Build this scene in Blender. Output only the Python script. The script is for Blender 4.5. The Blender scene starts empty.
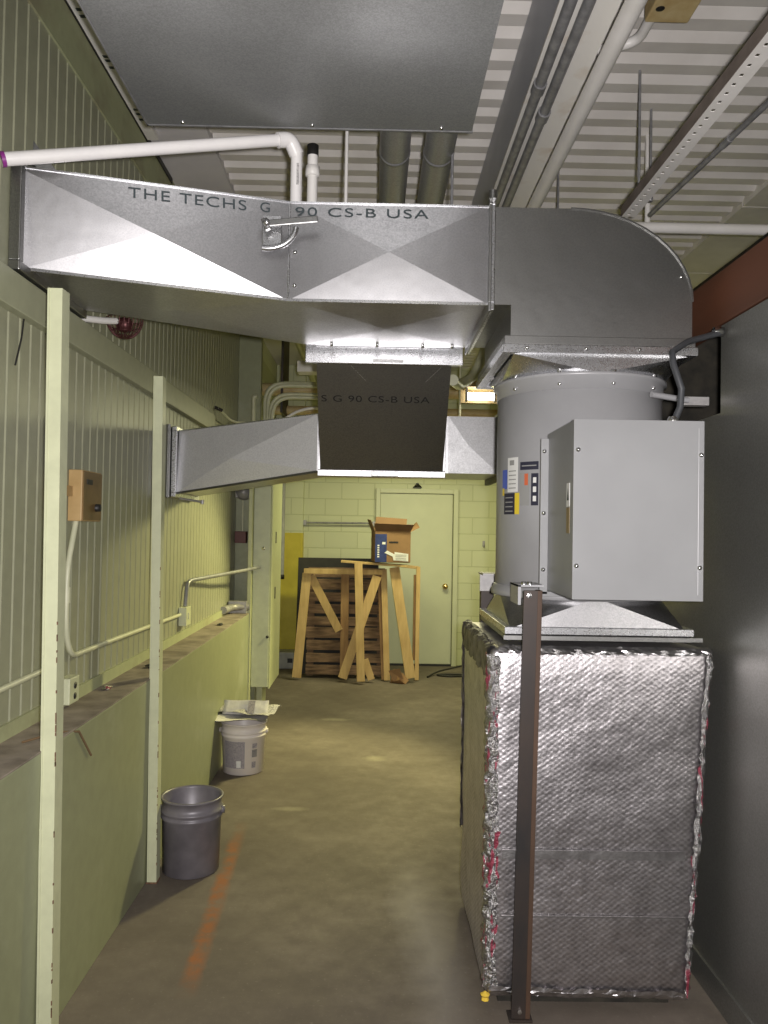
import bpy, bmesh, math, random
from mathutils import Vector, Matrix, noise
random.seed(7)
SC = bpy.context.scene
COL = SC.collection
PI = math.pi

# ------------------------------------------------------------------ materials
def mat(name, col, rough=0.6, metal=0.0, build=None, spec=None):
    m = bpy.data.materials.new(name); m.use_nodes = True
    nt = m.node_tree; b = nt.nodes['Principled BSDF']
    b.inputs['Base Color'].default_value = (*col, 1)
    b.inputs['Roughness'].default_value = rough
    b.inputs['Metallic'].default_value = metal
    if spec is not None: b.inputs['Specular IOR Level'].default_value = spec
    if build: build(nt, b)
    return m
def N(nt, t, **kw):
    n = nt.nodes.new(t)
    for k, v in kw.items():
        if k in n.inputs: n.inputs[k].default_value = v
        else: setattr(n, k, v)
    return n
def coords(nt, scale=(1, 1, 1)):
    tc = N(nt, 'ShaderNodeTexCoord'); mp = N(nt, 'ShaderNodeMapping')
    mp.inputs['Scale'].default_value = scale
    nt.links.new(tc.outputs['Object'], mp.inputs['Vector'])
    return mp.outputs['Vector']
def tex_noise(nt, vec, scale, detail=4, rough=0.55):
    n = N(nt, 'ShaderNodeTexNoise'); n.inputs['Scale'].default_value = scale
    n.inputs['Detail'].default_value = detail; n.inputs['Roughness'].default_value = rough
    nt.links.new(vec, n.inputs['Vector']); return n.outputs['Fac']
def ramp(nt, fac, stops):
    r = N(nt, 'ShaderNodeValToRGB'); e = r.color_ramp.elements
    while len(e) < len(stops): e.new(0.5)
    for i, (p, c) in enumerate(stops):
        e[i].position = p; e[i].color = (*c, 1) if len(c) == 3 else c
    nt.links.new(fac, r.inputs['Fac']); return r.outputs['Color']
def g3(v): return (v, v, v)
def mixc(nt, fac, a, b, blend='MIX'):
    m = N(nt, 'ShaderNodeMix'); m.data_type = 'RGBA'; m.blend_type = blend
    for sock, v in ((m.inputs[0], fac), (m.inputs[6], a), (m.inputs[7], b)):
        if hasattr(v, 'links'): nt.links.new(v, sock)
        else: sock.default_value = v if not isinstance(v, tuple) else (*v, 1)
    return m.outputs[2]
def bump(nt, b, h, strength=0.3, dist=0.01):
    bp = N(nt, 'ShaderNodeBump'); bp.inputs['Strength'].default_value = strength
    bp.inputs['Distance'].default_value = dist
    nt.links.new(h, bp.inputs['Height']); nt.links.new(bp.outputs['Normal'], b.inputs['Normal'])
def maprange(nt, v, a, b_, c, d):
    m = N(nt, 'ShaderNodeMapRange')
    for k, x in zip(('From Min', 'From Max', 'To Min', 'To Max'), (a, b_, c, d)): m.inputs[k].default_value = x
    nt.links.new(v, m.inputs['Value']); return m.outputs['Result']
def mth(nt, op, a, b=None):
    m = N(nt, 'ShaderNodeMath'); m.operation = op
    for i, v in enumerate((a, b)):
        if v is None: continue
        if hasattr(v, 'links'): nt.links.new(v, m.inputs[i])
        else: m.inputs[i].default_value = v
    return m.outputs[0]

def simple_var(c1, c2, scale, detail=5, lo=0.35, hi=0.65, bs=0.0, vecscale=(1, 1, 1), rr=None):
    def f(nt, b):
        v = coords(nt, vecscale)
        n = tex_noise(nt, v, scale, detail)
        nt.links.new(ramp(nt, n, [(lo, c1), (hi, c2)]), b.inputs['Base Color'])
        if bs: bump(nt, b, n, bs, 0.005)
        if rr: nt.links.new(maprange(nt, n, lo, hi, rr[0], rr[1]), b.inputs['Roughness'])
    return f
def varmat(name, c1, c2, scale, rough=0.6, metal=0.0, **k):
    return mat(name, c1, rough, metal, simple_var(c1, c2, scale, **k))

def galv(c1, c2, r0, r1):
    def f(nt, b):
        v = coords(nt)
        vo = N(nt, 'ShaderNodeTexVoronoi'); vo.inputs['Scale'].default_value = 230
        nt.links.new(v, vo.inputs['Vector'])
        sp = N(nt, 'ShaderNodeSeparateColor'); nt.links.new(vo.outputs['Color'], sp.inputs['Color'])
        n2 = tex_noise(nt, v, 5, 4)
        mixv = mth(nt, 'ADD', mth(nt, 'MULTIPLY', sp.outputs[0], 0.45), mth(nt, 'MULTIPLY', n2, 0.55))
        nt.links.new(ramp(nt, mixv, [(0.2, c1), (0.75, c2)]), b.inputs['Base Color'])
        nt.links.new(maprange(nt, mixv, 0.2, 0.8, r0, r1), b.inputs['Roughness'])
        n3 = tex_noise(nt, v, 7, 2)
        bump(nt, b, n3, 0.12, 0.01)
    return f
M = {}
M['galv'] = mat('galvanised_sheet', (.6, .6, .6), .4, 1.0, galv((.37, .37, .38), (.51, .505, .515), .40, .32))
M['galv_dull_shade'] = mat('dull_shaded_galvanised', (.5, .5, .5), .5, 1.0, galv((.25, .25, .245), (.34, .34, .33), .42, .35))  # darker copy for dull trim; the elbow's dimness is put into this colour
M['galv_bright'] = mat('bright_galvanised_trim', (.7, .7, .7), .3, 1.0, galv((.64, .65, .67), (.80, .80, .82), .33, .25))
M['spiral'] = mat('spiral_pipe_steel', (.5, .5, .5), .3, .55, galv((.30, .30, .30), (.42, .42, .42), .40, .34))
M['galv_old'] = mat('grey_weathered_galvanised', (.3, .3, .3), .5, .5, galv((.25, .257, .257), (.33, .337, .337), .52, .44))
M['galv_old2'] = mat('plain_galvanised', (.5, .5, .5), .5, .7, galv((.36, .36, .365), (.47, .47, .475), .52, .44))
M['galv_flashlit'] = mat('flash_lit_galvanised', (.6, .6, .6), .45, .5, galv((.70, .70, .715), (.86, .86, .87), .48, .40))  # brighter copy; flash reflection on one slanted sheet put into the colour

def paint_green(base, dirt, dirt_lo=0.6, dirt_hi=0.75, rough=.45):
    def f(nt, b):
        v = coords(nt)
        n = tex_noise(nt, v, 2.3, 6, .65); n2 = tex_noise(nt, v, 17, 5, .6)
        c = mixc(nt, maprange(nt, n2, .3, .7, 0, 1), tuple(x * .92 for x in base), tuple(min(1, x * 1.05) for x in base))
        c = mixc(nt, maprange(nt, n, dirt_lo, dirt_hi, 0, .6), c, dirt)
        nt.links.new(c, b.inputs['Base Color'])
        bump(nt, b, n2, .12, .004)
    return f
M['green_panel'] = mat('pale_green_fluted_paint', (.45, .47, .29), .38, 0, paint_green((.31, .315, .215), (.24, .24, .165)))
M['green_low'] = mat('pale_green_block_paint', (.45, .47, .29), .42, 0, paint_green((.275, .29, .175), (.40, .41, .30), .56, .74))
M['green_post'] = mat('cream_green_post_paint', (.6, .62, .42), .4, 0, paint_green((.55, .57, .38), (.44, .44, .30), .62, .8))
M['green_beam'] = mat('green_header_paint', (.3, .3, .2), .4, 0, paint_green((.35, .36, .24), (.28, .28, .18)))
M['green_trim'] = mat('dirty_green_trim_paint', (.42, .45, .28), .6, 0, paint_green((.36, .38, .22), (.17, .11, .08), .50, .74))
M['dirty_ledge'] = varmat('dusty_ledge_concrete', (.16, .13, .10), (.30, .255, .205), 9, .9, detail=8, bs=.4)
M['chip'] = varmat('chipped_rust', (.10, .05, .03), (.22, .12, .07), 60, .9)

def cmu(nt, b):
    tc = N(nt, 'ShaderNodeTexCoord'); mp = N(nt, 'ShaderNodeMapping')
    mp.inputs['Rotation'].default_value = (PI / 2, 0, 0)
    nt.links.new(tc.outputs['Object'], mp.inputs['Vector'])
    br = N(nt, 'ShaderNodeTexBrick'); br.offset = .5
    br.inputs['Scale'].default_value = 1.0; br.inputs['Brick Width'].default_value = .4
    br.inputs['Row Height'].default_value = .2; br.inputs['Mortar Size'].default_value = .006
    br.inputs['Mortar Smooth'].default_value = .3
    br.inputs['Color1'].default_value = (.56, .58, .38, 1); br.inputs['Color2'].default_value = (.60, .62, .41, 1)
    br.inputs['Mortar'].default_value = (.47, .49, .30, 1)
    nt.links.new(mp.outputs['Vector'], br.inputs['Vector'])
    n = tex_noise(nt, tc.outputs['Object'], 30, 4)
    nt.links.new(br.outputs['Color'], b.inputs['Base Color'])
    h = mth(nt, 'ADD', mth(nt, 'MULTIPLY', br.outputs['Fac'], -1.0), mth(nt, 'MULTIPLY', n, .3))
    bump(nt, b, h, .45, .006)
M['cmu'] = mat('painted_block_wall', (.55, .57, .38), .5, 0, cmu)
M['yellow'] = varmat('yellow_safety_paint', (.50, .41, .015), (.58, .48, .03), 6, .45)
M['door_paint'] = varmat('pale_green_door_paint', (.56, .58, .40), (.60, .62, .43), 4, .4)
M['brass'] = mat('worn_brass', (.75, .55, .25), .25, 1)

def concrete(nt, b):
    v = coords(nt)
    n1 = tex_noise(nt, v, 1.1, 8, .65); n2 = tex_noise(nt, v, 9, 8, .7); n3 = tex_noise(nt, v, 70, 3)
    c = ramp(nt, n1, [(.3, (.108, .089, .072)), (.5, (.150, .126, .102)), (.72, (.225, .192, .158))])
    c = mixc(nt, maprange(nt, n2, .35, .7, 0, .45), c, (.105, .088, .070))
    c = mixc(nt, maprange(nt, n3, .62, .75, 0, .35), c, (.30, .27, .22))
    # orange spray-paint streak on the slab
    sx = N(nt, 'ShaderNodeSeparateXYZ'); tc = N(nt, 'ShaderNodeTexCoord'); nt.links.new(tc.outputs['Object'], sx.inputs['Vector'])
    X, Y = sx.outputs['X'], sx.outputs['Y']
    line = mth(nt, 'SUBTRACT', X, mth(nt, 'ADD', mth(nt, 'MULTIPLY', Y, -.046), -.495))
    d = mth(nt, 'ABSOLUTE', mth(nt, 'ADD', line, mth(nt, 'MULTIPLY', mth(nt, 'SUBTRACT', n2, .5), .06)))
    m = maprange(nt, d, .015, .045, 1, 0)
    m = mth(nt, 'MULTIPLY', m, maprange(nt, Y, 2.8, 3.0, 0, 1))
    m = mth(nt, 'MULTIPLY', m, maprange(nt, Y, 4.0, 4.5, 1, 0))
    m = mth(nt, 'MULTIPLY', m, maprange(nt, n2, .38, .6, .15, .8))
    c = mixc(nt, m, c, (.33, .115, .035))
    # pale worn patch by the wrapped duct
    dx = mth(nt, 'SUBTRACT', X, mth(nt, 'ADD', mth(nt, 'MULTIPLY', Y, -.08), .50))
    w = maprange(nt, mth(nt, 'ABSOLUTE', mth(nt, 'ADD', dx, mth(nt, 'MULTIPLY', mth(nt, 'SUBTRACT', n1, .5), .35))), 0, .13, .5, 0)
    w = mth(nt, 'MULTIPLY', w, maprange(nt, Y, 2.6, 3.0, .4, 1)); w = mth(nt, 'MULTIPLY', w, maprange(nt, Y, 3.5, 4.1, 1, 0))
    c = mixc(nt, w, c, (.37, .345, .31))
    for ex, ey, rx, ry in ((-.46, 4.7, .13, .05), (.03, 5.75, .10, .09), (-.30, 6.9, .16, .06)):     # old paint scuffs
        q1 = mth(nt, 'POWER', mth(nt, 'DIVIDE', mth(nt, 'SUBTRACT', X, ex), rx), 2.0); q2 = mth(nt, 'POWER', mth(nt, 'DIVIDE', mth(nt, 'SUBTRACT', Y, ey), ry), 2.0)
        e_ = maprange(nt, mth(nt, 'ADD', mth(nt, 'ADD', q1, q2), mth(nt, 'MULTIPLY', n2, 1.2)), .5, 1.5, .5, 0)
        c = mixc(nt, e_, c, (.36, .33, .24))
    nt.links.new(c, b.inputs['Base Color'])
    nt.links.new(maprange(nt, n2, .3, .7, .62, .85), b.inputs['Roughness'])
    bump(nt, b, n2, .15, .006)
M['concrete'] = mat('worn_concrete', (.2, .17, .14), .75, 0, concrete, spec=.3)
M['deck'] = varmat('white_painted_deck', (.60, .57, .53), (.72, .69, .65), 3, .55)
M['soffit'] = varmat('pale_lilac_soffit', (.60, .58, .60), (.68, .66, .66), 3, .6)
M['beam_grey'] = varmat('grey_painted_beam', (.44, .45, .49), (.50, .51, .54), 3, .5)
M['beam_white'] = varmat('peeling_white_paint', (.74, .72, .67), (.60, .52, .42), 7, .55, lo=.55, hi=.8)
M['conduit_steel'] = varmat('grey_conduit_steel', (.20, .20, .205), (.32, .32, .325), 20, .4, .3)
M['conduit_green'] = varmat('green_painted_conduit', (.52, .53, .36), (.60, .60, .42), 15, .4)
M['pvc'] = varmat('white_plastic_pipe', (.78, .76, .75), (.82, .80, .78), 12, .3)
M['purple'] = mat('purple_primer', (.24, .03, .22), .4)
M['white_paint'] = varmat('white_pipe_paint', (.72, .70, .66), (.78, .76, .73), 8, .4)
M['black'] = mat('black_plastic', (.015, .014, .013), .5)
M['ink_dark'] = mat('dark_stencil_ink', (.008, .008, .008), .8)
M['ink'] = mat('black_stencil_ink', (.045, .06, .065), .6)
M['rust'] = varmat('rusty_steel', (.030, .028, .028), (.058, .042, .034), 7, .5, .35, detail=7, vecscale=(1, 1, .35))
M['rust_brown'] = varmat('brown_rust', (.055, .032, .02), (.10, .055, .033), 9, .6, .2, detail=7, vecscale=(1, 1, .35))
M['strut'] = varmat('brown_grey_steel', (.13, .105, .09), (.20, .165, .145), 9, .55)
M['timber_red'] = varmat('red_brown_timber', (.075, .028, .013), (.12, .042, .02), 5, .6, detail=7, vecscale=(1, .15, 1))
M['clad'] = mat('brushed_aluminium_cladding', (.4, .4, .4), .5, .75, galv((.22, .22, .205), (.28, .28, .265), .46, .38))
M['void_shade'] = varmat('recess_shade_tone', (.015, .014, .011), (.04, .035, .025), 12, .9)  # near-black tone puts the shade of recess and floor gap into colour
M['blower'] = varmat('grey_powder_coat', (.33, .33, .34), (.37, .37, .38), 4, .38, .1)
M['blower_box'] = varmat('light_grey_powder_coat', (.25, .253, .257), (.28, .283, .288), 3, .42, .05)
M['screw'] = mat('zinc_screw', (.75, .75, .75), .22, 1)
M['sticker_white'] = mat('white_sticker', (.75, .75, .73), .4)
M['sticker_black'] = mat('black_sticker', (.03, .03, .05), .4)
M['sticker_yellow'] = mat('yellow_sticker', (.75, .58, .05), .4)
M['sticker_blue'] = mat('blue_sticker', (.08, .13, .5), .4)
M['sticker_red'] = mat('orange_red_sticker', (.6, .14, .06), .4)
M['sticker_grey'] = mat('grey_sticker', (.30, .30, .29), .4)
M['sticker_brown'] = mat('brown_sticker', (.22, .15, .06), .4)

def foil(nt, b):
    v = coords(nt)
    sx = N(nt, 'ShaderNodeSeparateXYZ'); nt.links.new(v, sx.inputs['Vector'])
    hx = mth(nt, 'ADD', sx.outputs['X'], sx.outputs['Y'])
    n = tex_noise(nt, v, 14, 5, .6); n2 = tex_noise(nt, v, 3.2, 4); n4 = tex_noise(nt, v, 60, 3, .6)
    a = mth(nt, 'SINE', mth(nt, 'ADD', mth(nt, 'MULTIPLY', hx, 235.0), mth(nt, 'MULTIPLY', n2, 5.0)))
    c = mth(nt, 'SINE', mth(nt, 'SUBTRACT', mth(nt, 'MULTIPLY', sx.outputs['Z'], 330.0), mth(nt, 'MULTIPLY', n2, 9.0)))
    h = mth(nt, 'MULTIPLY', a, c)
    hh = mth(nt, 'ADD', mth(nt, 'MULTIPLY', h, .07), mth(nt, 'ADD', mth(nt, 'ADD', mth(nt, 'MULTIPLY', n, .8), mth(nt, 'MULTIPLY', n4, .35)), mth(nt, 'MULTIPLY', n2, 4.0)))
    bump(nt, b, hh, .6, .006)
    nt.links.new(ramp(nt, mth(nt, 'ADD', mth(nt, 'MULTIPLY', h, .14), mth(nt, 'ADD', mth(nt, 'MULTIPLY', n, .6), mth(nt, 'MULTIPLY', n4, .4))), [(.25, (.36, .34, .35)), (.75, (.72, .69, .705))]), b.inputs['Base Color'])
M['foil_dull'] = varmat('dull_foil', (.30, .29, .29), (.42, .41, .41), 20, .45, 1.0, bs=.6)
M['foil'] = mat('dimpled_foil', (.7, .7, .7), .40, 1.0, foil)
def crinkle(nt, b):
    v = coords(nt)
    n = tex_noise(nt, v, 45, 4, .7); v2 = coords(nt, (3.0, 3.0, .7)); n2 = tex_noise(nt, v2, 13, 2)
    bump(nt, b, n, .9, .02)
    c = mixc(nt, maprange(nt, n2, .565, .60, 0, .9), (.46, .45, .45), (.30, .015, .05))
    nt.links.new(c, b.inputs['Base Color'])
    nt.links.new(maprange(nt, n2, .565, .60, .98, .3), b.inputs['Metallic'])
M['tape_plain'] = varmat('plain_foil_tape', (.50, .49, .50), (.68, .66, .67), 25, .3, 1.0, bs=.9)
M['tape'] = mat('crinkled_foil_tape', (.8, .8, .8), .26, 1, crinkle)
M['tape_dark'] = varmat('dark_crinkled_wrap', (.06, .05, .05), (.22, .20, .19), 25, .45, .6, bs=.8)
M['foam'] = mat('yellow_glass_wool', (.75, .52, .06), .9)

def wood(c1, c2, sc=3, st=(9, 9, 1.2)):
    def f(nt, b):
        v = coords(nt, st)
        n = tex_noise(nt, v, sc, 6, .6)
        v2 = coords(nt)
        n2 = tex_noise(nt, v2, 4, 3)
        k = mth(nt, 'ADD', mth(nt, 'MULTIPLY', n, .65), mth(nt, 'MULTIPLY', n2, .35))
        nt.links.new(ramp(nt, k, [(.35, c1), (.65, c2)]), b.inputs['Base Color'])
        bump(nt, b, n, .2, .003)
    return f
M['pine'] = mat('fresh_pine', (.5, .3, .12), .6, 0, wood((.46, .30, .11), (.64, .45, .20)))
M['pine_dark'] = mat('aged_pine', (.3, .17, .07), .65, 0, wood((.24, .13, .05), (.40, .24, .10)))
M['old_wood'] = mat('weathered_planks', (.15, .09, .05), .8, 0, wood((.07, .042, .025), (.36, .23, .135), 4, (1.2, 9, 9)))
M['strip_brown'] = mat('dull_brown', (.16, .10, .05), .8)
M['black_sheet'] = varmat('black_board', (.02, .019, .018), (.04, .036, .03), 5, .7)
M['card'] = varmat('brown_cardboard', (.24, .135, .06), (.29, .165, .078), 6, .75)
M['card_in'] = varmat('cardboard_inside', (.14, .075, .035), (.19, .10, .05), 6, .8)
M['card_blue'] = varmat('blue_print', (.015, .03, .13), (.03, .05, .19), 30, .6)
M['paper'] = varmat('newspaper', (.55, .53, .50), (.66, .64, .62), 40, .8)
M['paper_print'] = varmat('newsprint_grey', (.30, .29, .29), (.5, .48, .47), 90, .8, lo=.45, hi=.55)
M['pail_white'] = varmat('white_pail_plastic', (.72, .66, .62), (.78, .72, .68), 8, .4)
M['pail_print'] = varmat('grey_label_print', (.22, .20, .23), (.42, .39, .40), 120, .5, lo=.42, hi=.58, vecscale=(1, 1, 4))
M['bucket'] = varmat('grey_pail_plastic', (.14, .13, .145), (.22, .205, .225), 7, .4, .15, detail=6)
M['brown_box'] = varmat('tan_device_box', (.40, .26, .10), (.50, .34, .15), 9, .5)
M['brown_face'] = varmat('dark_brown_faceplate', (.16, .10, .035), (.24, .15, .06), 9, .45, .3)
M['tan_box'] = varmat('dirty_tan_box', (.42, .30, .13), (.52, .42, .22), 14, .5)
M['red_box'] = mat('dark_red_box', (.10, .025, .02), .5)
M['cage'] = mat('dark_red_wire', (.09, .03, .03), .4, .6)
M['grey_fit'] = varmat('grey_fitting', (.30, .29, .29), (.42, .41, .40), 20, .45, .4)
M['cab_green'] = mat('pale_green_cabinet_paint', (.5, .52, .37), .45, 0, paint_green((.52, .55, .40), (.42, .44, .30), .6, .8))
M['cab_edge'] = mat('yellow_green_door_edge', (.5, .52, .3), .45, 0, paint_green((.52, .54, .32), (.42, .44, .26), .6, .8))
M['heater'] = varmat('grey_metal_housing', (.30, .30, .28), (.40, .40, .37), 8, .5)
M['rubber'] = mat('grey_flexible_conduit', (.05, .053, .058), .45)
def em(name, col, s):
    m = bpy.data.materials.new(name); m.use_nodes = True
    nt = m.node_tree; b = nt.nodes['Principled BSDF']
    b.inputs['Base Color'].default_value = (.9, .9, .85, 1)
    b.inputs['Emission Color'].default_value = (*col, 1); b.inputs['Emission Strength'].default_value = s
    return m
M['tube'] = em('lit_fluorescent_tube', (1, .98, .88), 10)

# ------------------------------------------------------------------ mesh builder
class MB:
    def __init__(s): s.v = []; s.f = []; s.mi = []; s.sm = []; s.mats = []
    def _m(s, m):
        if m not in s.mats: s.mats.append(m)
        return s.mats.index(m)
    def add(s, vs, fs, m, smooth=False):
        b = len(s.v); s.v += [Vector(p) for p in vs]; k = s._m(m)
        for f in fs: s.f.append([b + i for i in f]); s.mi.append(k); s.sm.append(smooth)
        return s
    def box(s, x0, x1, y0, y1, z0, z1, m):
        vs = [(x, y, z) for z in (z0, z1) for y in (y0, y1) for x in (x0, x1)]
        return s.add(vs, [(0, 2, 3, 1), (4, 5, 7, 6), (0, 1, 5, 4), (2, 6, 7, 3), (0, 4, 6, 2), (1, 3, 7, 5)], m)
    def hexa(s, p, m):      # 8 points: bottom 4 ccw, top 4 ccw
        return s.add(p, [(3, 2, 1, 0), (4, 5, 6, 7), (0, 1, 5, 4), (1, 2, 6, 5), (2, 3, 7, 6), (3, 0, 4, 7)], m)
    def bar(s, a, b, w, t, m, nrm=(0, -1, 0)):   # board from a to b, width w, thickness t along nrm
        a, b = Vector(a), Vector(b); d = (b - a).normalized(); n = Vector(nrm); n = (n - d * n.dot(d)).normalized(); u = d.cross(n)
        p = []
        for c in (a, b):
            p += [c - u * w / 2 - n * t / 2, c + u * w / 2 - n * t / 2, c + u * w / 2 + n * t / 2, c - u * w / 2 + n * t / 2]
        return s.hexa(p, m)
    def prism(s, pts, axis, a, b, m, smooth=False):   # polygon extruded along an axis
        def P(u, w, h):
            return (u, h, w) if axis == 'y' else ((h, u, w) if axis == 'x' else (u, w, h))
        n = len(pts); vs = [P(u, w, a) for u, w in pts] + [P(u, w, b) for u, w in pts]
        s.add(vs, [tuple(range(n)), tuple(range(2 * n - 1, n - 1, -1))], m)
        s.add(vs, [(i, i + n, (i + 1) % n + n, (i + 1) % n) for i in range(n)], m, smooth)
        return s
    def tube(s, pts, r, m, seg=12, caps=True, bend=0.0):
        pts = [Vector(p) for p in pts]
        if bend > 0:
            out = [pts[0]]
            for i in range(1, len(pts) - 1):
                a, b, c = pts[i - 1], pts[i], pts[i + 1]
                da, dc = (a - b), (c - b); L = min(bend, da.length * .49, dc.length * .49)
                p0, p2 = b + da.normalized() * L, b + dc.normalized() * L
                for k in range(7):
                    t = k / 6; out.append(p0 * (1 - t) ** 2 + b * 2 * t * (1 - t) + p2 * t * t)
            out.append(pts[-1]); pts = out
        n = len(pts); tang = []
        for i in range(n):
            d = pts[min(i + 1, n - 1)] - pts[max(i - 1, 0)]; tang.append(d.normalized())
        ref = Vector((0, 0, 1)) if abs(tang[0].z) < .9 else Vector((1, 0, 0))
        u = (ref - tang[0] * ref.dot(tang[0])).normalized(); vs = []
        for i in range(n):
            u = (u - tang[i] * u.dot(tang[i])).normalized(); w = tang[i].cross(u)
            rr = r[i] if isinstance(r, (list, tuple)) else r
            for k in range(seg):
                a = 2 * PI * k / seg; vs.append(pts[i] + u * math.cos(a) * rr + w * math.sin(a) * rr)
        fs = [(i * seg + k, i * seg + (k + 1) % seg, (i + 1) * seg + (k + 1) % seg, (i + 1) * seg + k) for i in range(n - 1) for k in range(seg)]
        s.add(vs, fs, m, True)
        if caps:
            s.add(vs[:seg], [tuple(range(seg - 1, -1, -1))], m); s.add(vs[-seg:], [tuple(range(seg))], m)
        return s
    def lathe(s, c, prof, m, seg=48, axis='z', smooth=True):   # prof: (radius, height)
        c = Vector(c); vs = []
        for r, h in prof:
            for k in range(seg):
                a = 2 * PI * k / seg; x, y = r * math.cos(a), r * math.sin(a)
                vs.append(c + (Vector((x, y, h)) if axis == 'z' else Vector((x, h, y)) if axis == 'y' else Vector((h, x, y))))
        n = len(prof)
        fs = [(i * seg + k, i * seg + (k + 1) % seg, (i + 1) * seg + (k + 1) % seg, (i + 1) * seg + k) for i in range(n - 1) for k in range(seg)]
        return s.add(vs, fs, m, smooth)
    def ring(s, outer, inner, axis, a, b, m):  # rectangular ring: outer/inner = (u0,u1,w0,w1), extruded a..b along axis
        o, i = outer, inner
        R = [(o[0], o[1], o[2], i[2]), (o[0], o[1], i[3], o[3]), (o[0], i[0], i[2], i[3]), (i[1], o[1], i[2], i[3])]
        for u0, u1, w0, w1 in R:
            if axis == 'x': s.box(a, b, u0, u1, w0, w1, m)
            elif axis == 'y': s.box(u0, u1, a, b, w0, w1, m)
            else: s.box(u0, u1, w0, w1, a, b, m)
        return s
    def build(s, name, parent=None, bevel=0.0, loc=None, fix=True):
        me = bpy.data.meshes.new(name)
        me.from_pydata([tuple(p) for p in s.v], [], s.f)
        for m in s.mats: me.materials.append(m)
        for i, p in enumerate(me.polygons): p.material_index = s.mi[i]; p.use_smooth = s.sm[i]
        if fix:
            bm = bmesh.new(); bm.from_mesh(me); bmesh.ops.recalc_face_normals(bm, faces=bm.faces); bm.to_mesh(me); bm.free()
        o = bpy.data.objects.new(name, me); COL.objects.link(o)
        if bevel:
            bv = o.modifiers.new('bevel', 'BEVEL'); bv.width = bevel; bv.segments = 2; bv.limit_method = 'ANGLE'; bv.angle_limit = .6
        if parent is not None:
            o.parent = parent
            P = Matrix.Identity(4); q = parent; chain = []
            while q is not None: chain.append(q); q = q.parent
            for q in reversed(chain): P = P @ Matrix.Translation(q.location)
            inv = P.inverted()
            for vv in me.vertices: vv.co = inv @ vv.co
        return o

def recentre(o):    # put a single-mesh thing's origin at the foot of its own geometry
    vs = [v.co for v in o.data.vertices]
    c = Vector(((min(v.x for v in vs) + max(v.x for v in vs)) / 2, (min(v.y for v in vs) + max(v.y for v in vs)) / 2, min(v.z for v in vs)))
    for v in o.data.vertices: v.co -= c
    o.location = c
def tag(o, label, cat, group=None):
    o['label'] = label; o['category'] = cat
    if group: o['group'] = group
    if o.type == 'MESH' and o.parent is None and not o.children: recentre(o)
    return o
def thing(name, loc, label, cat, group=None):
    o = bpy.data.objects.new(name, None); COL.objects.link(o); o.location = loc; o.empty_display_size = .1
    return tag(o, label, cat, group)
def struct(o): o['kind'] = 'structure'; return o
def lab(o, l): o['label'] = l; return o
def text_mesh(body, size, origin, udir, vdir, m, name, parent, sx=1.0, spacing=1.0):
    cu = bpy.data.curves.new(name + '_curve', 'FONT'); cu.body = body; cu.size = size; cu.extrude = .0004
    cu.space_character = spacing
    tmp = bpy.data.objects.new(name + '_src', cu); COL.objects.link(tmp)
    bpy.context.view_layer.update()
    dg = bpy.context.evaluated_depsgraph_get()
    me = bpy.data.meshes.new_from_object(tmp.evaluated_get(dg))
    bpy.data.objects.remove(tmp); bpy.data.curves.remove(cu)
    u, v = Vector(udir).normalized(), Vector(vdir); v = (v - u * v.dot(u)).normalized(); n = u.cross(v)
    mb = MB(); O = Vector(origin)
    mb.add([O + u * p.co.x * sx + v * p.co.y + n * (p.co.z + .0008) for p in me.vertices], [tuple(f.vertices) for f in me.polygons], m)
    bpy.data.meshes.remove(me)
    return mb.build(name, parent, fix=False)
def tri_plate(mb, P, apex, m):   # cross-broken sheet: 4 corners (ccw) and a raised apex
    mb.add(list(P) + [apex], [(0, 1, 4), (1, 2, 4), (2, 3, 4), (3, 0, 4)], m)

# ------------------------------------------------------------------ setting
WX, LX, LZ, CZ = -1.20, -1.015, .93, 3.60
YB, YN = 9.75, -2.6
o = MB().box(WX - .3, 3.4, YN - .2, YB + .3, -.12, 0, M['concrete']).build('floor'); struct(o)
# fluted upper wall, one sheet with shallow ribs
mb = MB(); pitch = .085; y = YN; pts = []
while y < 7.0:
    pts += [(y, .010), (y + pitch - .016, .010), (y + pitch - .011, .006), (y + pitch - .005, .006)]; y += pitch
def flute(z0, z1):
    vs = [(WX + d, yy, z) for z in (z0, z1) for yy, d in pts]; n = len(pts)
    mb.add(vs, [(i, i + 1, n + i + 1, n + i) for i in range(n - 1)], M['green_panel'])
flute(LZ - .05, 2.33); flute(2.43, 3.39)
mb.box(WX - .2, WX - .001, YN, 7.0, 0, 3.7, M['green_panel'])
mb.box(WX - .2, WX, 7.0, YB, 0, 3.7, M['cmu'])
struct(mb.build('wall_left'))
mb = MB().box(WX, LX, YN, 6.62, 0, LZ - .006, M['green_low']).box(WX, LX + .001, YN, 6.62, LZ - .006, LZ, M['dirty_ledge'])
struct(mb.build('wall_left_lower', bevel=.004))
mb = MB().box(WX, WX + .045, YN, 5.75, 2.315, 2.435, M['green_beam']); struct(mb.build('trim_1', bevel=.004))
mb = MB().prism([(WX, 3.38), (WX + .018, 3.38), (WX + .018, 3.60), (WX, 3.60)], 'y', YN, 7.0, M['green_trim']); struct(mb.build('trim_2'))
mb = MB().box(WX + .011, WX + .022, YN, 6.9, LZ, LZ + .05, M['green_trim']); struct(mb.build('trim_3'))
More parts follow.
